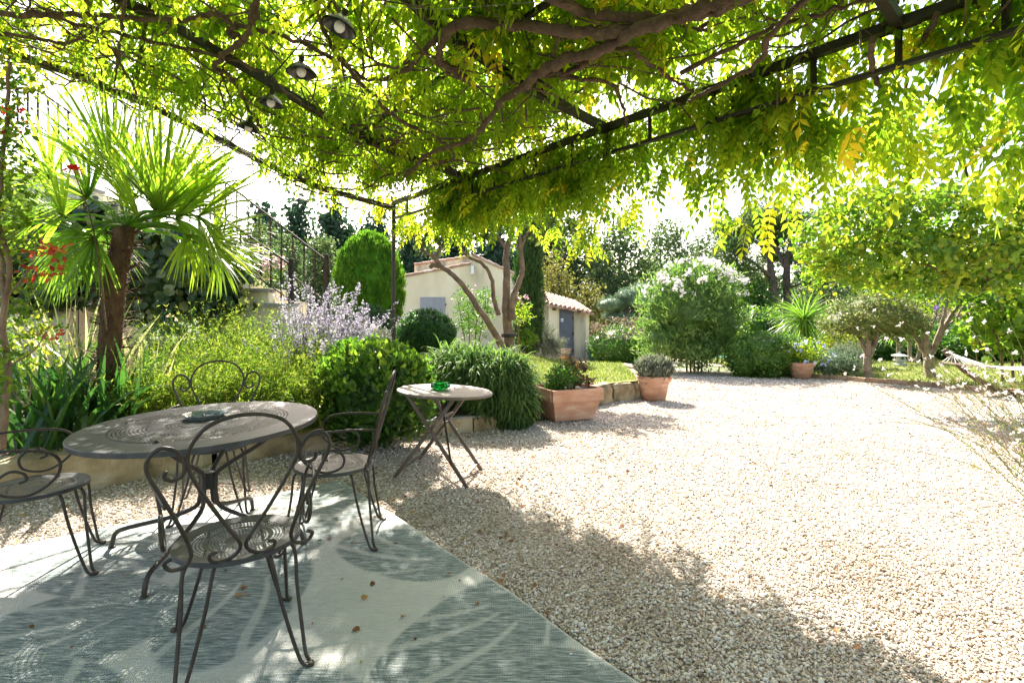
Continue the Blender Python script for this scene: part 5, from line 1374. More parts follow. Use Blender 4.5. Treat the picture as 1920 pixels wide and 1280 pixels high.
stems(t, [[(.85, 7.0, .37), (.85 + d, 7.02, .7)] for d in (-.1, 0, .1)], .008, .004)
t = bush('grey_broom', 'wispy grey green broom in front of the shed wall', 'shrub', 'silver', [bl(1015, 640, 15.8, 30, 32), bl(1035, 655, 15.6, 24, 22)], 120, .1, 26, .26, NEEDLE, 0, shell=.1, up=.9, rnd=.6, base=.35)
t = bush('green_shrub', 'small leafy green shrub at the foot of the cypress', 'shrub', 'yellow_tree', [bl(992, 632, 15, 18, 18)], 70, .1, 9, .07, OVAL, 0, shell=.4, base=.3)

# --- feathery plants behind the big table
for i, (x, y, Y, rx, ry, lab) in enumerate([(330, 705, 4.9, 70, 52, 'feathery yellow green plant right behind the iron chair back'), (420, 705, 5.2, 75, 60, 'feathery yellow green plant left of the glossy shrub behind the table'), (510, 700, 5.3, 70, 62, 'feathery yellow green plant next to the glossy shrub'), (300, 665, 5.6, 60, 48, 'feathery green plant beside the palm trunk'), (480, 648, 6.1, 70, 42, 'feathery plant with pale seed stalks under the stair wall'), (570, 670, 6.0, 60, 48, 'feathery pale plant beneath the lilac spikes'), (390, 630, 6.3, 70, 44, 'feathery plant below the ivy covered stair wall'), (250, 740, 4.75, 46, 50, 'low feathery plant between the dark sword leaves and table'), (560, 740, 5.1, 56, 50, 'low feathery plant behind the big table edge'), (290, 632, 6.8, 70, 44, 'feathery plant in front of the ivy beside the palm'), (380, 625, 7.2, 70, 44, 'feathery plant farthest back under the ivy'), (465, 622, 7.3, 66, 44, 'feathery plant farthest back under the stair copings')]):
    b = bl(x, y, Y, rx, ry)
    g = garden(b[0], b[1])
    t = plant('feathery_plant', lab, 'plant', (b[0], b[1], g), 'feathery plants filling the raised bed')
    mb = MB(); ml = MB(); n = 300; hh = b[2] + b[5] - g
    for i_ in range(n):
        q0 = np.array([b[0] + rng.normal(0, b[3] * .5), b[1] + rng.normal(0, b[3] * .45), g])
        d = nrmz(np.array([rng.normal(.16, .34), rng.normal(0, .3), 1.0])); L = hh * rng.uniform(.45, 1.12) * (.75 + .35 * math.exp(-((q0[0] - b[0]) / b[3]) ** 2)); q = [q0.copy()]
        for s_ in range(6):
            d = nrmz(d + np.array([rng.normal(.03, .05), rng.normal(0, .05), -.05 - .06 * (s_ > 2)])); q.append(q[-1] + d * L / 6)
        q = np.array(q); tt_ = rng.uniform(.35, .9)
        mb.tube(q, [.0032 * (1 - .7 * s_ / 6) for s_ in range(7)], 3, tint=tt_)
        k = 17; u = rng.uniform(.12, 1, k) * 6; j = np.minimum(u.astype(int), 5); f_ = (u - j)[:, None]
        pos = q[j] * (1 - f_) + q[j + 1] * f_
        put(ml, scatter(NARROW, pos, nrmz(rdir(k) + np.array(d) * .6), rdir(k) + np.array([0, 0, .6]), rng.uniform(.03, .065, k) * (1.25 - u / 12), np.clip(rng.normal(tt_ - .12, .2, k), 0, 1)))
        if rng.random() < .16:                                # pale seed head
            k = 9; put(ml, scatter(NEEDLE, np.repeat(q[-1:], k, 0), nrmz(rdir(k) * .7 + d), rdir(k), rng.uniform(.03, .06, k), np.ones(k)))
    part(mb, 'stems', 'meadow', t); part(ml, 'foliage', 'meadow', t)
    mb = MB(); crown(mb, [(b[0], b[1], g + hh * .3, b[3] * .95, b[3] * .9, hh * .34)], 150, .1, 14, .06, NARROW, .25, up=.5, vary=.3, base=.42); part(mb, "undergrowth", 'meadow', t)
# --- lilac spikes
for x, y, Y, lab, nn in [(600, 570, 6.6, 'tall plant of lilac flower spikes beside the staircase foot', 70), (640, 610, 6.3, 'lilac flower spikes leaning right over the silver cushion', 42), (560, 610, 6.4, 'lilac flower spikes in front of the stair wall', 36)]:
    c = P(x, y, Y); g = garden(c.x, c.y)
    t = plant('perovskia', lab, 'plant', (c.x, c.y, g), 'lilac flowered plants by the staircase')
    mb = MB(); mf = MB(); hh = c.z - g
    for i in range(nn):
        a = rng.uniform(0, 6.28); lean = abs(rng.normal(0, .42)); L = hh * rng.uniform(.85, 1.32)
        d = Vector((math.cos(a) * lean + .12, math.sin(a) * lean, 1)).normalized(); p0 = Vector((c.x + rng.normal(0, .1), c.y + rng.normal(0, .1), g))
        q = [p0 + d * (L * u) + Vector((d.x, d.y, 0)) * (.25 * u * u) for u in np.linspace(0, 1, 6)]
        mb.tube(q, [.005 * (1 - .6 * u) for u in np.linspace(0, 1, 6)], 4)
        k = 46; u = rng.uniform(.62, 1.0, k)
        pos = np.array([list(p0 + d * (L * uu) + Vector((d.x, d.y, 0)) * (.25 * uu * uu)) for uu in u]) + rng.normal(0, .012, (k, 3))
        put(mf, scatter(LEAF2, pos, nrmz(np.array(d) * .5 + rdir(k)), rdir(k), rng.uniform(.018, .034, k), rng.random(k)))
    part(mb, 'stems', 'silver', t); part(mf, 'blossoms', 'lavender', t)
    foliage(t, 'silver', 'leaves', blobs=[(c.x, c.y, (c.z + g) / 2 - .1, .36, .36, .42)], n_clump=110, clump_r=.09, n_leaf=10, size=.06, tmpl=NARROW, shell=.2, up=.4)

# --- dark sword leaves
for i, (x, y, Y, n, L, lab) in enumerate([(110, 800, 4.15, 60, .85, 'clump of broad dark sword leaves nearest the stone blocks'), (190, 790, 4.5, 70, .9, 'clump of broad dark sword leaves at the palm foot'), (60, 760, 4.7, 60, .9, 'clump of broad dark sword leaves behind the sunlit chair'), (230, 770, 4.9, 50, .8, 'clump of dark sword leaves beside the feathery plants')]):
    c = P(x, y, Y); g = garden(c.x, c.y)
    t = plant('iris_clump', lab, 'plant', (c.x, c.y, g), 'dark sword leaved clumps under the palm')
    mb = MB()
    p0 = np.c_[c.x + rng.normal(0, .16, n), c.y + rng.normal(0, .16, n), np.full(n, g)]
    a = rng.uniform(0, 6.28, n); ln = rng.uniform(.1, .75, n)
    blades(mb, p0, np.c_[np.cos(a) * ln, np.sin(a) * ln, np.ones(n)], rng.uniform(.6, 1.1, n) * L, rng.uniform(.035, .06, n), rng.uniform(.3, 1.5, n), 6)
    part(mb, 'leaves', 'iris', t)
for x, y, Y, n, L, lab, wd in [(130, 690, 5.4, 90, 1.25, 'cream striped sword leaved plant left of the palm trunk', .045), (265, 690, 5.3, 60, 1.0, 'cream striped sword leaved plant right of the palm trunk', .035)]:
    c = P(x, y, Y); g = garden(c.x, c.y)
    t = plant('striped_flax', lab, 'plant', (c.x, c.y, g), 'striped sword leaved plants')
    mb = MB(); p0 = np.c_[c.x + rng.normal(0, .12, n), c.y + rng.normal(0, .12, n), np.full(n, g)]
    a = rng.uniform(0, 6.28, n); ln = rng.uniform(.1, .8, n)
    blades(mb, p0, np.c_[np.cos(a) * ln, np.sin(a) * ln, np.ones(n)], rng.uniform(.7, 1.1, n) * L, wd, rng.uniform(.1, .9, n), 5)
    part(mb, 'leaves', 'phormium', t)

# --- ivy over the stair wall
t = plant('ivy', 'variegated ivy hanging over the staircase wall behind the palm', 'climbing plant', (P(330, 600, 8.2).x, 8.2, .3))
foliage(t, 'ivy', 'leaves', blobs=[bl(330, 500, 8.15, 90, 70, .25), bl(400, 520, 8.2, 55, 75, .25), bl(250, 520, 8.1, 80, 80, .25), bl(160, 470, 8.2, 90, 90, .25), bl(60, 470, 8.2, 90, 100, .25), bl(380, 470, 8.2, 40, 30, .25)], n_clump=620, clump_r=.2, n_leaf=9, size=.13, tmpl=LOBED, core=.75, shell=.8, droop=.9, rnd=.5, cut=.85, vary=.3, base=.48)

# --- fan palm
def frond(par, hub, tip, rad0, cen, spread=165, n=30, roll=None, wd=.029, bend=.42):
    rad = rad0 * 1.18; hub = np.array(hub); tip = np.array(tip); cen = np.array(cen)
    d = nrmz(tip - hub)
    view = nrmz(np.array([0, -1.0, .25]) + rng.normal(0, .5, 3))
    side = nrmz(np.cross(d, view))
    mb = MB()
    mid = (cen + hub) / 2 + np.array([0, 0, .06])
    mb.tube(spline([cen, mid, hub], 4), [.016, .015, .014, .014, .013, .012, .011, .010, .009], 6, tint=.5)
    a = np.radians(np.linspace(-spread / 2, spread / 2, n) + rng.normal(0, 1.5, n))
    dd = nrmz(np.cos(a)[:, None] * d + np.sin(a)[:, None] * side + np.cross(side, d) * (.10 * np.cos(a * 2))[:, None])
    L = rad * (.72 + .28 * np.cos(a)) * rng.uniform(.92, 1.04, n)
    blades(mb, np.repeat(hub[None], n, 0), dd, L, wd * (rad / .75), bend * rng.uniform(.5, 1.6, n), 5, np.clip(.68 + rng.normal(0, .22) + rng.normal(0, .12, n), 0, 1))
    part(mb, 'frond', 'palm', par)
cen = P(236, 425, 4.75)
t = plant('fan_palm', 'fan palm with shaggy brown trunk rising behind the big table', 'palm', (P(205, 0, 4.7).x, 4.7, garden(P(205, 0, 4.7).x, 4.7)))
mb = MB(); tq = limb(mb, [P(203, 800, 4.7), P(205, 690, 4.7), P(210, 600, 4.7), P(220, 510, 4.72), cen], .095, .088, 14, 6, .004); part(mb, 'trunk', 'palm_fibre', t, True)
mb = MB(); n = 520
ti = rng.uniform(0, len(tq) - 1.01, n); i0 = ti.astype(int); fr_ = ti - i0
pc = np.array([list(tq[i].lerp(tq[i + 1], f)) for i, f in zip(i0, fr_)]); a = rng.uniform(0, 6.28, n)
rad_ = np.c_[np.cos(a), np.sin(a), np.zeros(n)]
blades(mb, pc + rad_ * .086, rad_ * .8 + np.array([0, 0, .55]) + rng.normal(0, .3, (n, 3)), rng.uniform(.06, .2, n), rng.uniform(.006, .03, n), rng.uniform(.3, 2.2, n), 4)
part(mb, 'trunk_fibres', 'palm_fibre', t)
for hx, hy, tx, ty, Y, rad, sp in [(302, 398, 326, 200, 4.55, .86, 120), (212, 335, 150, 170, 4.9, .82, 80), (372, 405, 470, 360, 4.5, .66, 150), (350, 440, 450, 520, 4.4, .50, 130), (165, 372, 60, 262, 5.0, .74, 150), (118, 405, 20, 330, 4.9, .72, 150), (148, 432, 70, 530, 4.6, .62, 150), (255, 372, 246, 206, 5.25, .88, 110), (352, 398, 440, 290, 5.1, .76, 130), (398, 452, 500, 440, 4.9, .58, 110), (178, 445, 104, 480, 4.25, .55, 160), (95, 335, 5, 215, 5.3, .7, 140), (240, 360, 210, 250, 5.4, .7, 120), (330, 400, 410, 300, 5.2, .66, 130), (200, 430, 150, 560, 5.1, .6, 150), (60, 420, -40, 400, 5.0, .7, 150), (285, 420, 360, 330, 4.9, .7, 120), (410, 480, 500, 520, 5.2, .5, 130), (260, 405, 190, 300, 4.5, .6, 120), (330, 410, 400, 350, 4.6, .62, 140), (380, 440, 470, 470, 4.7, .6, 140), (290, 395, 300, 200, 4.9, .8, 110), (130, 455, 120, 560, 4.4, .5, 150)]:
    frond(t, P(hx, hy, Y), P(tx, ty, Y - .1), rad, cen, sp * 1.02, 36)

# --- climbing rose at the edge, its red shoots and bloom
YR = 3.35
t = plant('climbing_rose', 'climbing rose with yellow green leaves and red shoots at the frame edge', 'climbing plant', (P(5, 0, YR).x, YR, .3))
stems(t, [[P(4, 840, YR), P(14, 700, YR), P(6, 600, YR), P(18, 500, YR), P(-5, 380, YR), P(10, 250, YR), P(20, 120, YR - .1)], [P(-15, 830, YR), P(-6, 650, YR), P(8, 560, YR), P(-10, 420, YR), P(-20, 200, YR)]], .022, .010, 'bark', 'stem', 8, .006)
stems(t, [[P(12, 560, YR), P(60, 500, YR - .05), P(82, 470, YR - .1)], [P(10, 690, YR), P(60, 660, YR), P(90, 620, YR)], [P(14, 720, YR), P(50, 760, YR - .1), P(60, 700, YR - .1)]], .007, .003, 'bark', 'shoot', 6)
foliage(t, 'rose', 'leaves', blobs=[bl(20, 350, YR, 60, 80, .5), bl(10, 450, YR, 56, 60, .5), bl(30, 560, YR + .4, 46, 60, .5), bl(60, 640, YR + .9, 60, 50, .5), bl(20, 230, YR, 46, 60, .5), bl(30, 140, YR, 46, 50, .5), bl(5, 700, YR, 40, 60, .5)], n_clump=200, clump_r=.07, n_leaf=9, size=.048, tmpl=OVAL, shell=.3, rnd=1)
for b_, k_ in ((bl(88, 475, YR - .1, 26, 18, .5), 9), (bl(70, 510, YR - .05, 20, 8, .5), 4), (bl(105, 505, YR - .1, 20, 8, .5), 4), (bl(92, 625, YR, 20, 14, .5), 5)):
    foliage(t, 'red_leaf', 'red_shoot', blobs=[b_], n_clump=k_, clump_r=.035, n_leaf=5, size=.04, tmpl=OVAL, shell=.4)['kind'] = 'stuff'
foliage(t, 'red', 'blossom', blobs=[bl(20, 220, YR, 30, 26, .4), bl(8, 160, YR, 12, 12, .4), bl(2, 262, YR, 8, 8, .4)], n_clump=9, clump_r=.018, n_leaf=7, size=.022, tmpl=LEAF2, shell=.5)
c = P(138, 320, 4.0)
t = plant('red_rose', 'single red bloom on a tall bare stalk before the palm fronds', 'flower', (P(190, 0, 4.1).x, 4.1, .5))
stems(t, [[P(200, 620, 4.1), P(175, 430, 4.05), c]], .007, .004, 'palm_fibre', 'stalk', 6)
mb = MB()
for k in range(34):
    u = k / 33; a = k * 2.4; rr = .010 + .042 * u
    pos = np.array([[c.x + rr * math.cos(a), c.y + rr * .8 * math.sin(a), c.z + .02 - .03 * u]])
    put(mb, scatter(LOBED, pos, np.array([[math.cos(a) * (.3 + u), math.sin(a) * (.3 + u), .8 - .8 * u]]), np.array([[-math.cos(a), -math.sin(a), 1.0]]), np.array([.035]), np.array([u])))
part(mb, 'petals', 'red', t)
# pink shrub behind the near railing
t = bush('pink_shrub', 'shrub with salmon pink heads between the two stair railings', 'shrub', 'hedge', [bl(480, 500, 9.2, 42, 32)], 130, .12, 10, .07, OVAL, 0, shell=.3)
foliage(t, 'pink', 'blossoms', blobs=[bl(482, 492, 9.1, 42, 30)], n_clump=44, clump_r=.08, n_leaf=14, size=.05, tmpl=LEAF2, shell=.6)

# --- far side of the gravel
t = bush('oleander', 'big oleander bush with white flowers at the end of the gravel', 'shrub', 'oleander', [bl(1290, 590, 14.8, 84, 88), bl(1330, 560, 15.0, 60, 66), bl(1250, 575, 14.6, 54, 62), bl(1300, 545, 15, 62, 56), bl(1345, 610, 14.7, 52, 66), bl(1245, 640, 14.5, 50, 50), bl(1300, 655, 14.5, 80, 36)], 900, .2, 14, .19, NARROW, .6, shell=.5, up=.8, rnd=.75, cut=.72, base=.64, vary=.3)
foliage(t, 'white', 'blossoms', blobs=[bl(1300, 535, 14.6, 72, 48), bl(1255, 560, 14.3, 50, 40), bl(1350, 545, 14.6, 48, 40)], n_clump=150, clump_r=.07, n_leaf=10, size=.075, tmpl=LEAF2, shell=.95, cut=.85, bottom=-.2)
stems(t, [[(P(1300 + d, 0, 14.6).x, 14.6, gz(14.6)), P(1300 + 1.4 * d, 640, 14.5), P(1300 + 3 * d, 590, 14.6)] for d in (-12, -5, 2, 9, 15)], .03, .012, 'pale_bark')
t = bush('clipped_hedge', 'low rounded dense green hedge beside the far terracotta pot', 'hedge', 'hedge', [bl(1430, 668, 13.2, 56, 42), bl(1478, 668, 13.4, 36, 38), bl(1395, 675, 13.0, 26, 32)], 900, .09, 12, .07, OVAL, .88, shell=.88, cut=.9, up=.2, base=.7, vary=.3)
t = bush('bronze_hedge', 'clipped hedge with bronze pink top beside the shed', 'hedge', 'hedge', [bl(1160, 652, 18.2, 50, 40), bl(1190, 655, 18.0, 34, 36), bl(1130, 655, 18.3, 26, 34)], 500, .14, 11, .085, OVAL, .85, shell=.82, cut=.9)
foliage(t, 'bronze', 'bronze_top', blobs=[bl(1160, 618, 18.0, 52, 22), bl(1190, 628, 17.8, 26, 18), bl(1130, 622, 18.1, 24, 16)], n_clump=150, clump_r=.14, n_leaf=10, size=.08, tmpl=OVAL, core=0, shell=.75, up=.5, vary=.35)
t = bush('cloud_pine', 'cloud pruned blue green pine with rounded pads beyond the shed', 'tree', 'cloud_pine', [bl(1148, 572, 21, 26, 13), bl(1182, 556, 21, 26, 14), bl(1205, 545, 21.4, 26, 12), bl(1196, 566, 20.6, 20, 11), bl(1150, 594, 21.2, 20, 9), bl(1222, 560, 21.5, 18, 11), bl(1170, 598, 20.8, 22, 9)], 700, .09, 16, .08, NARROW, .93, shell=.92, up=.9, cut=.95, bottom=-.35)
stems(t, [[(P(1175, 0, 21).x, 21, gz(21)), P(1172, 620, 21), P(1160, 590, 21), P(1148, 574, 21)], [P(1172, 625, 21), P(1182, 590, 21), P(1200, 552, 21.2)], [P(1174, 615, 21), P(1196, 590, 20.8), P(1197, 568, 20.6)], [P(1165, 600, 21), P(1182, 560, 21)]], .11, .05, 'pine_bark', 'branch')
t = plant('dasylirion', 'spiky rosette of arching sword leaves over the clipped hedge', 'plant', tuple(P(1505, 0, 15.5).xy) + (gz(15.5),))
c = P(1508, 600, 15.5); n = 460
d = rdir(n); d[:, 2] = d[:, 2] * .8 + .15
mb = MB(); blades(mb, np.repeat(np.array(c)[None], n, 0) + d * .05, d, rng.uniform(.75, 1.15, n), .03, rng.uniform(.3, 1.5, n), 5, rng.uniform(.0, .6, n)); part(mb, 'leaves', 'palm', t)
stems(t, [[(c.x, c.y, gz(15.5)), (c.x, c.y, c.z)]], .13, .12, 'palm_fibre', 'trunk')
t = plant('dasylirion', 'second rosette of sword leaves peeping from behind the umbrella tree', 'plant', tuple(P(1580, 0, 16.5).xy) + (gz(16.5),))
c = P(1572, 606, 16.5); d = rdir(n); d[:, 2] = d[:, 2] * .8 + .1
mb = MB(); blades(mb, np.repeat(np.array(c)[None], n, 0) + d * .05, d, rng.uniform(.6, .95, n), .028, rng.uniform(.4, 1.6, n), 5, rng.uniform(.2, .9, n)); part(mb, 'leaves', 'palm', t)
stems(t, [[(c.x, c.y, gz(16.5)), (c.x, c.y, c.z)]], .12, .11, 'palm_fibre', 'trunk')
t = bush('rosemary_bush', 'loose grey green shrub with arching shoots beside the far terracotta pot', 'shrub', 'cloud_pine', [bl(1560, 682, 12.8, 46, 24), bl(1595, 672, 13.2, 30, 22)], 260, .1, 20, .09, NARROW, .7, shell=.5, up=.6)
foliage(t, 'silver', 'pale_tips', blobs=[bl(1590, 665, 13, 36, 26)], n_clump=80, clump_r=.08, n_leaf=14, size=.07, tmpl=NARROW, shell=.5, up=.6)
t = bush('gold_shrub', 'golden yellow shrub glowing behind the grey green shrub', 'shrub', 'yellow_tree', [bl(1575, 645, 15.4, 36, 26)], 160, .12, 12, .09, OVAL, 0, shell=.3, base=.9)

# umbrella clipped tree and the violet flowered one
def small_tree(name, label, x, y, Y, trunk, blobs, mat, tm='pale_bark', **kw):
    X = P(x, 0, Y).x
    t = plant(name, label, 'tree', (X, Y, gz(Y) + .02))
    for q, r0, r1 in trunk: stems(t, [[P(a, b, Y + c) for a, b, c in q]], r0, r1, tm, 'branch', 8, .008)
    if blobs: foliage(t, mat, 'crown', blobs=blobs, **kw)
    return t
YU = 12.1
small_tree('umbrella_tree', 'small tree clipped to a flat olive brown umbrella crown', 1628, 713, YU,
    [([(1628, 718, 0), (1628, 690, 0), (1626, 668, 0)], .095, .085), ([(1627, 672, 0), (1618, 645, .1), (1606, 622, .2), (1600, 600, .2)], .06, .03), ([(1628, 670, 0), (1628, 640, -.1), (1618, 615, -.2), (1616, 598, -.2)], .055, .025), ([(1629, 672, 0), (1640, 645, 0), (1650, 620, .1), (1668, 600, .1)], .06, .03), ([(1634, 655, 0), (1636, 630, .2), (1634, 605, .3)], .035, .02), ([(1645, 632, 0), (1644, 612, -.2), (1648, 598, -.2)], .03, .02)],
    [bl(1598, 602, YU, 58, 34), bl(1650, 598, YU, 60, 38), bl(1692, 604, YU, 44, 34), bl(1640, 580, YU + .2, 66, 32)], 'photinia', n_clump=900, clump_r=.1, n_leaf=12, size=.065, tmpl=OVAL, core=.7, shell=.75, up=.3, cut=.88, base=.72, vary=.3)
YV = 12.2
t = small_tree('vitex_tree', 'small vase shaped tree with pale forked limbs and violet flowers', 1745, 712, YV,
    [([(1746, 716, 0), (1743, 690, 0), (1741, 668, 0)], .115, .10), ([(1740, 672, 0), (1728, 648, .1), (1715, 628, .2), (1704, 612, .2)], .08, .045), ([(1741, 670, 0), (1735, 640, -.1), (1730, 610, -.2), (1728, 585, -.2)], .06, .03), ([(1743, 668, 0), (1758, 640, .1), (1775, 605, .1), (1795, 575, .1), (1815, 550, .1)], .075, .03), ([(1742, 668, 0), (1739, 640, .2), (1737, 612, .3), (1736, 590, .3)], .055, .03), ([(1752, 650, 0), (1765, 610, -.1), (1774, 575, -.2), (1780, 545, -.2)], .05, .02), ([(1770, 618, .1), (1788, 600, .2), (1806, 575, .2)], .035, .015), ([(1735, 640, -.1), (1755, 590, -.2), (1765, 545, -.2)], .03, .012)],
    [bl(1760, 540, YV, 50, 20), bl(1805, 542, YV, 40, 20)], 'hedge', n_clump=240, clump_r=.13, n_leaf=10, size=.08, tmpl=OVAL, shell=.4, base=.45)
foliage(t, 'violet', 'blossoms', blobs=[bl(1765, 545, YV - .2, 30, 16), bl(1755, 575, YV - .3, 16, 6), bl(1812, 545, YV - .2, 14, 8)], n_clump=26, clump_r=.05, n_leaf=12, size=.05, tmpl=LEAF2, shell=.6)
YG = 8.6
t = small_tree('maple_tree', 'spreading bright yellow green tree overhanging the far lawn from the frame edge', 2160, 740, YG,
    [([(2165, 770, .1), (2160, 690, .1), (2150, 620, .1), (2120, 560, 0)], .17, .12), ([(2125, 565, 0), (2030, 520, -.1), (1930, 497, -.2), (1860, 508, -.3), (1790, 515, -.3), (1730, 496, -.3)], .09, .02), ([(2120, 560, 0), (2080, 480, .2), (2000, 420, .3), (1900, 380, .4), (1800, 370, .5)], .09, .02), ([(1930, 497, -.2), (1870, 460, -.1), (1790, 440, 0), (1700, 425, 0), (1600, 430, 0)], .05, .012), ([(2120, 560, 0), (2180, 460, .4), (2200, 380, .6)], .08, .03), ([(1860, 508, -.3), (1840, 540, -.3), (1815, 548, -.3)], .03, .01)],
    [bl(1555, 445, YG, 62, 48), bl(1620, 410, YG + .2, 80, 56), bl(1640, 485, YG - .1, 80, 48), bl(1720, 400, YG + .3, 90, 62), bl(1730, 490, YG, 90, 52), bl(1820, 420, YG + .4, 100, 70), bl(1830, 492, YG - .2, 90, 44), bl(1920, 410, YG + .2, 90, 76), bl(1930, 510, YG - .3, 70, 48), bl(1560, 505, YG + .3, 50, 34), bl(2040, 420, YG, 110, 100), bl(2150, 400, YG, 120, 120), bl(1690, 520, YG + .3, 60, 24), bl(1800, 525, YG + .2, 60, 22)],
    'yellow_tree', 'bark', n_clump=2100, clump_r=.17, n_leaf=12, size=.08, tmpl=LOBED, shell=.5, droop=.35, cut=.7, base=.46, vary=.3)

# back of the right lawn
for x, y, Y, rx, ry, m_, lab in [(1640, 650, 20, 60, 40, 'box', 'dark green shrub in deep shade behind the umbrella tree'), (1720, 645, 20.5, 60, 44, 'box', 'dark green shrub in deep shade behind the cordylines'), (1800, 645, 19.5, 62, 40, 'hedge', 'dark glossy hedge behind the hammock stand'), (1880, 640, 20, 70, 44, 'hedge', 'green hedge behind the hammock cloth'), (1960, 640, 18, 70, 50, 'hedge', 'green hedge beyond the hammock at the frame edge'), (1560, 660, 19, 50, 36, 'box', 'dark shrub behind the golden shrub'), (1420, 620, 21, 50, 40, 'pittosporum', 'yellow green shrub above the clipped hedge'), (1360, 640, 25, 50, 36, 'box', 'dark shrub beyond the pool')]:
    bush('background_shrub', lab, 'shrub', m_, [bl(x, y, Y, rx, ry), bl(x + rx * .5, y + 8, Y - .3, rx * .6, ry * .8)], 330, .2, 12, .13, OVAL, .85, 'shrubs along the end of the far lawn', shell=.8)
bush('bronze_shrub', 'reddish bronze shrub above the dark hedge near the hammock', 'shrub', 'bronze', [bl(1800, 602, 21, 42, 16)], 160, .18, 12, .12, OVAL, .7, shell=.7)
t = bush('fig_bush', 'large leaved bright green bush behind the hammock', 'shrub', 'yellow_tree', [bl(1890, 605, 11.5, 60, 60), bl(1850, 590, 11.8, 40, 50), bl(1940, 590, 11.6, 50, 70)], 260, .2, 8, .15, LOBED, 0, shell=.4, droop=.4, base=.3)
stems(t, [[(P(1900 + d, 0, 11.5).x, 11.5, gz(11.5)), P(1895 + d, 650, 11.5), P(1885 + 2 * d, 590, 11.5)] for d in (-20, 0, 22)], .035, .015, 'bark')
for i, (x, yh, lab) in enumerate([(1683, 628, 'left cordyline with drooping strap leaves behind the stone lantern'), (1704, 622, 'middle cordyline with drooping strap leaves behind the stone lantern'), (1722, 636, 'right and lowest cordyline in the shade behind the stone lantern')]):
    Y = 17.6 + .3 * i; c = P(x, yh, Y); n = 110
    t = plant('cordyline', lab, 'plant', (c.x, Y, gz(Y)), 'cordylines behind the stone lantern')
    stems(t, [[(c.x + rng.normal(0, .06), Y, gz(Y)), (c.x + .03, Y, (c.z + gz(Y)) / 2), tuple(c)]], .07, .06, 'pale_bark', 'trunk')
    d = rdir(n); d[:, 2] = abs(d[:, 2]) * .9 + .05
    mb = MB(); blades(mb, np.repeat(np.array(c)[None], n, 0), d, rng.uniform(.6, .9, n), .055, rng.uniform(1.2, 2.6, n), 5, rng.uniform(.1, .7, n)); part(mb, 'leaves', 'palm', t)
# stone lantern
c = P(1687, 686, 16.4)
t = empty('stone_lantern', (c.x, 16.4, gz(16.4) + .03), 0, 'small pale stone lantern with wide flat cap on the far lawn', 'lantern')
mb = MB(); mb.box((0, 0, .04), (.26, .26, .08)); mb.box((0, 0, .12), (.14, .14, .1)); mb.build('base', M['granite'], t)
mb = MB(); mb.box((0, 0, .19), (.26, .26, .05)); mb.build('table', M['granite'], t)
mb = MB()
for sx in (-1, 1):
    for sy in (-1, 1): mb.box((sx * .085, sy * .085, .265), (.05, .05, .10))
mb.box((0, 0, .265), (.06, .06, .10)); mb.build('firebox', M['granite'], t)
mb = MB(); mb.lathe([(.001, .315), (.24, .315), (.25, .335), (.14, .375), (.04, .40), (.001, .40)], 6); mb.ell((0, 0, .42), (.035, .035, .035), 8, 5); mb.build('cap', M['granite'], t)

# hammock on its curved timber stand
YHm = 9.3
t = empty('hammock', tuple(P(1850, 0, YHm).xy) + (gz(YHm),), 0, 'white cotton hammock on a curved dark timber stand at the lawn edge', 'hammock')
g = gz(YHm) + .05
arc = [P(1770, 655, YHm + .5), P(1792, 678, YHm + .4), P(1825, 706, YHm + .2), P(1880, 735, YHm), P(1960, 748, YHm), P(2060, 745, YHm), P(2150, 715, YHm + .1), P(2230, 650, YHm + .2)]
mb = MB(); q = spline(arc, 6)
for a, b in zip(q, q[1:]): mb.bar(a, b + (b - a) * .05, .10, .09)
part(mb, 'stand', 'wood_dark', t)
for xx in (1870, 2060):
    c = P(xx, 745, YHm); mb = MB(); mb.bar((c.x - .1, c.y - .55, gz(YHm) + .08), (c.x - .1, c.y + .55, gz(YHm) + .08), .09, .07); part(mb, 'foot', 'wood_dark', t)
A0, B0 = P(1779, 657, YHm + .45), P(2222, 655, YHm + .2)
e0, e1 = P(1812, 684, YHm), P(2190, 680, YHm)
V = []; nu, nv = 22, 10
for i in range(nu + 1):
    for j in range(nv + 1):
        u, v = i / nu, j / nv - .5
        c = e0.lerp(e1, u); V.append([c.x, c.y + v * 1.1, c.z - .14 * math.sin(math.pi * u) * (1 - .5 * (2 * v) ** 2) - .03 * math.sin(math.pi * u) + .01 * math.sin(9 * u + 5 * v)])
mb = MB(); mb.add(V, q=[[i * (nv + 1) + j, (i + 1) * (nv + 1) + j, (i + 1) * (nv + 1) + j + 1, i * (nv + 1) + j + 1] for i in range(nu) for j in range(nv)]); part(mb, 'cloth', 'hammock', t, True)
for e, A_ in ((e0, A0), (e1, B0)):
    mb = MB(); mb.bar(e + Vector((0, -.56, 0)), e + Vector((0, .56, 0)), .035, .03); part(mb, 'spreader_bar', 'pale_bark', t)
    for j in range(11):
        mb = MB(); mb.tube([e + Vector((0, (j / 10 - .5) * 1.08, 0)), A_.lerp(e, .25), A_], .006, 4); part(mb, 'cord', 'hammock', t)

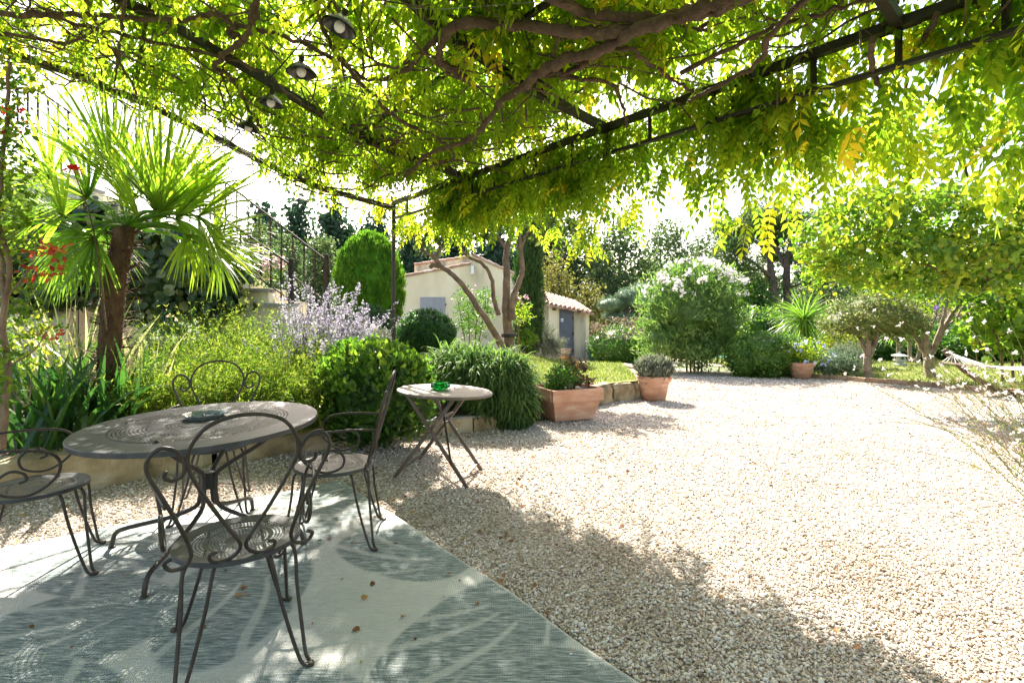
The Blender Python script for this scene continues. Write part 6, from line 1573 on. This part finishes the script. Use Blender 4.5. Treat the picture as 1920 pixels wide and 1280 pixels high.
# airy white flowered stems at the frame edge
for i, (X, Y, n, lab) in enumerate([(4.45, 4.25, 36, 'airy stems with small white flowers arching in from the frame edge'), (4.9, 4.9, 24, 'airy white flowered stems behind the first clump at the frame edge'), (3.95, 3.55, 14, 'nearest airy white flowered stems over the gravel at the frame edge')]):
    t = plant('gaura', lab, 'plant', (X, Y, 0), 'airy white flowered plants at the gravel edge')
    ms, mf, ml = MB(), MB(), MB()
    for k in range(n):
        a = rng.uniform(2.2, 4.0) if rng.random() < .75 else rng.uniform(0, 6.28)
        lean = rng.uniform(.25, 1.15); L = rng.uniform(1.0, 1.9)
        d = Vector((math.cos(a) * lean, math.sin(a) * lean * .6, .9)).normalized(); p = Vector((X + rng.normal(0, .14), Y + rng.normal(0, .14), 0)); q = [p.copy()]
        for s_ in range(7):
            d = (d + Vector((0, 0, -.07 - .06 * rng.random())) + Vector(rng.normal(0, .04, 3))).normalized(); p = p + d * L / 7; p.z = max(p.z, .03); q.append(p.copy())
        ms.tube(q, [.0035 * (1 - .65 * i_ / 7) for i_ in range(8)], 4, tint=rng.random())
        for qq in q[3:]:
            if rng.random() < .48:
                k5 = 5; ce = np.array(qq) + rng.normal(0, .012, 3)
                put(mf, scatter(OVAL, np.repeat(ce[None], k5, 0), rdir(k5), rdir(k5), rng.uniform(.020, .034, k5), rng.random(k5)))
        k6 = 10; u = rng.integers(0, 5, k6)
        put(ml, scatter(NARROW, np.array([list(q[j]) for j in u]) + rng.normal(0, .012, (k6, 3)), rdir(k6), rdir(k6), rng.uniform(.03, .06, k6), rng.random(k6)))
    part(ms, 'stems', 'gaura', t); part(mf, 'blossoms', 'white', t); part(ml, 'leaves', 'gaura', t)

# grass blades on both lawns
mb = MB()
n = 30000; Y = 7 + rng.random(n) ** 1.5 * 9; X = rng.uniform(-1.2, 2.75, n)
k = np.array([x < xl(y) - .2 and x > -0.7 for x, y in zip(X, Y)]); X, Y = X[k], Y[k]; n = len(X)
Z = np.array([garden(a, b) for a, b in zip(X, Y)])
put(mb, scatter(NARROW, np.c_[X, Y, Z], np.c_[rng.normal(0, .5, (n, 2)), np.ones(n)], rdir(n), rng.uniform(.03, .075, n), np.clip(rng.normal(.5, .22, n), 0, 1)))
n = 42000; Y = 9 + rng.random(n) ** 1.3 * 17; X = 6.8 + rng.random(n) * 14
k = np.array([x > xr(y) + .14 for x, y in zip(X, Y)]); X, Y = X[k], Y[k]; n = len(X)
Z = np.array([gz(b) + .03 for b in Y])
put(mb, scatter(NARROW, np.c_[X, Y, Z], np.c_[rng.normal(0, .5, (n, 2)), np.ones(n)], rdir(n), rng.uniform(.04, .10, n), np.clip(rng.normal(.5, .22, n), 0, 1)))
o = mb.build('grass', M['grass']); tag(o, 'short sunlit grass growing on the lawns', 'grass', kind='stuff')
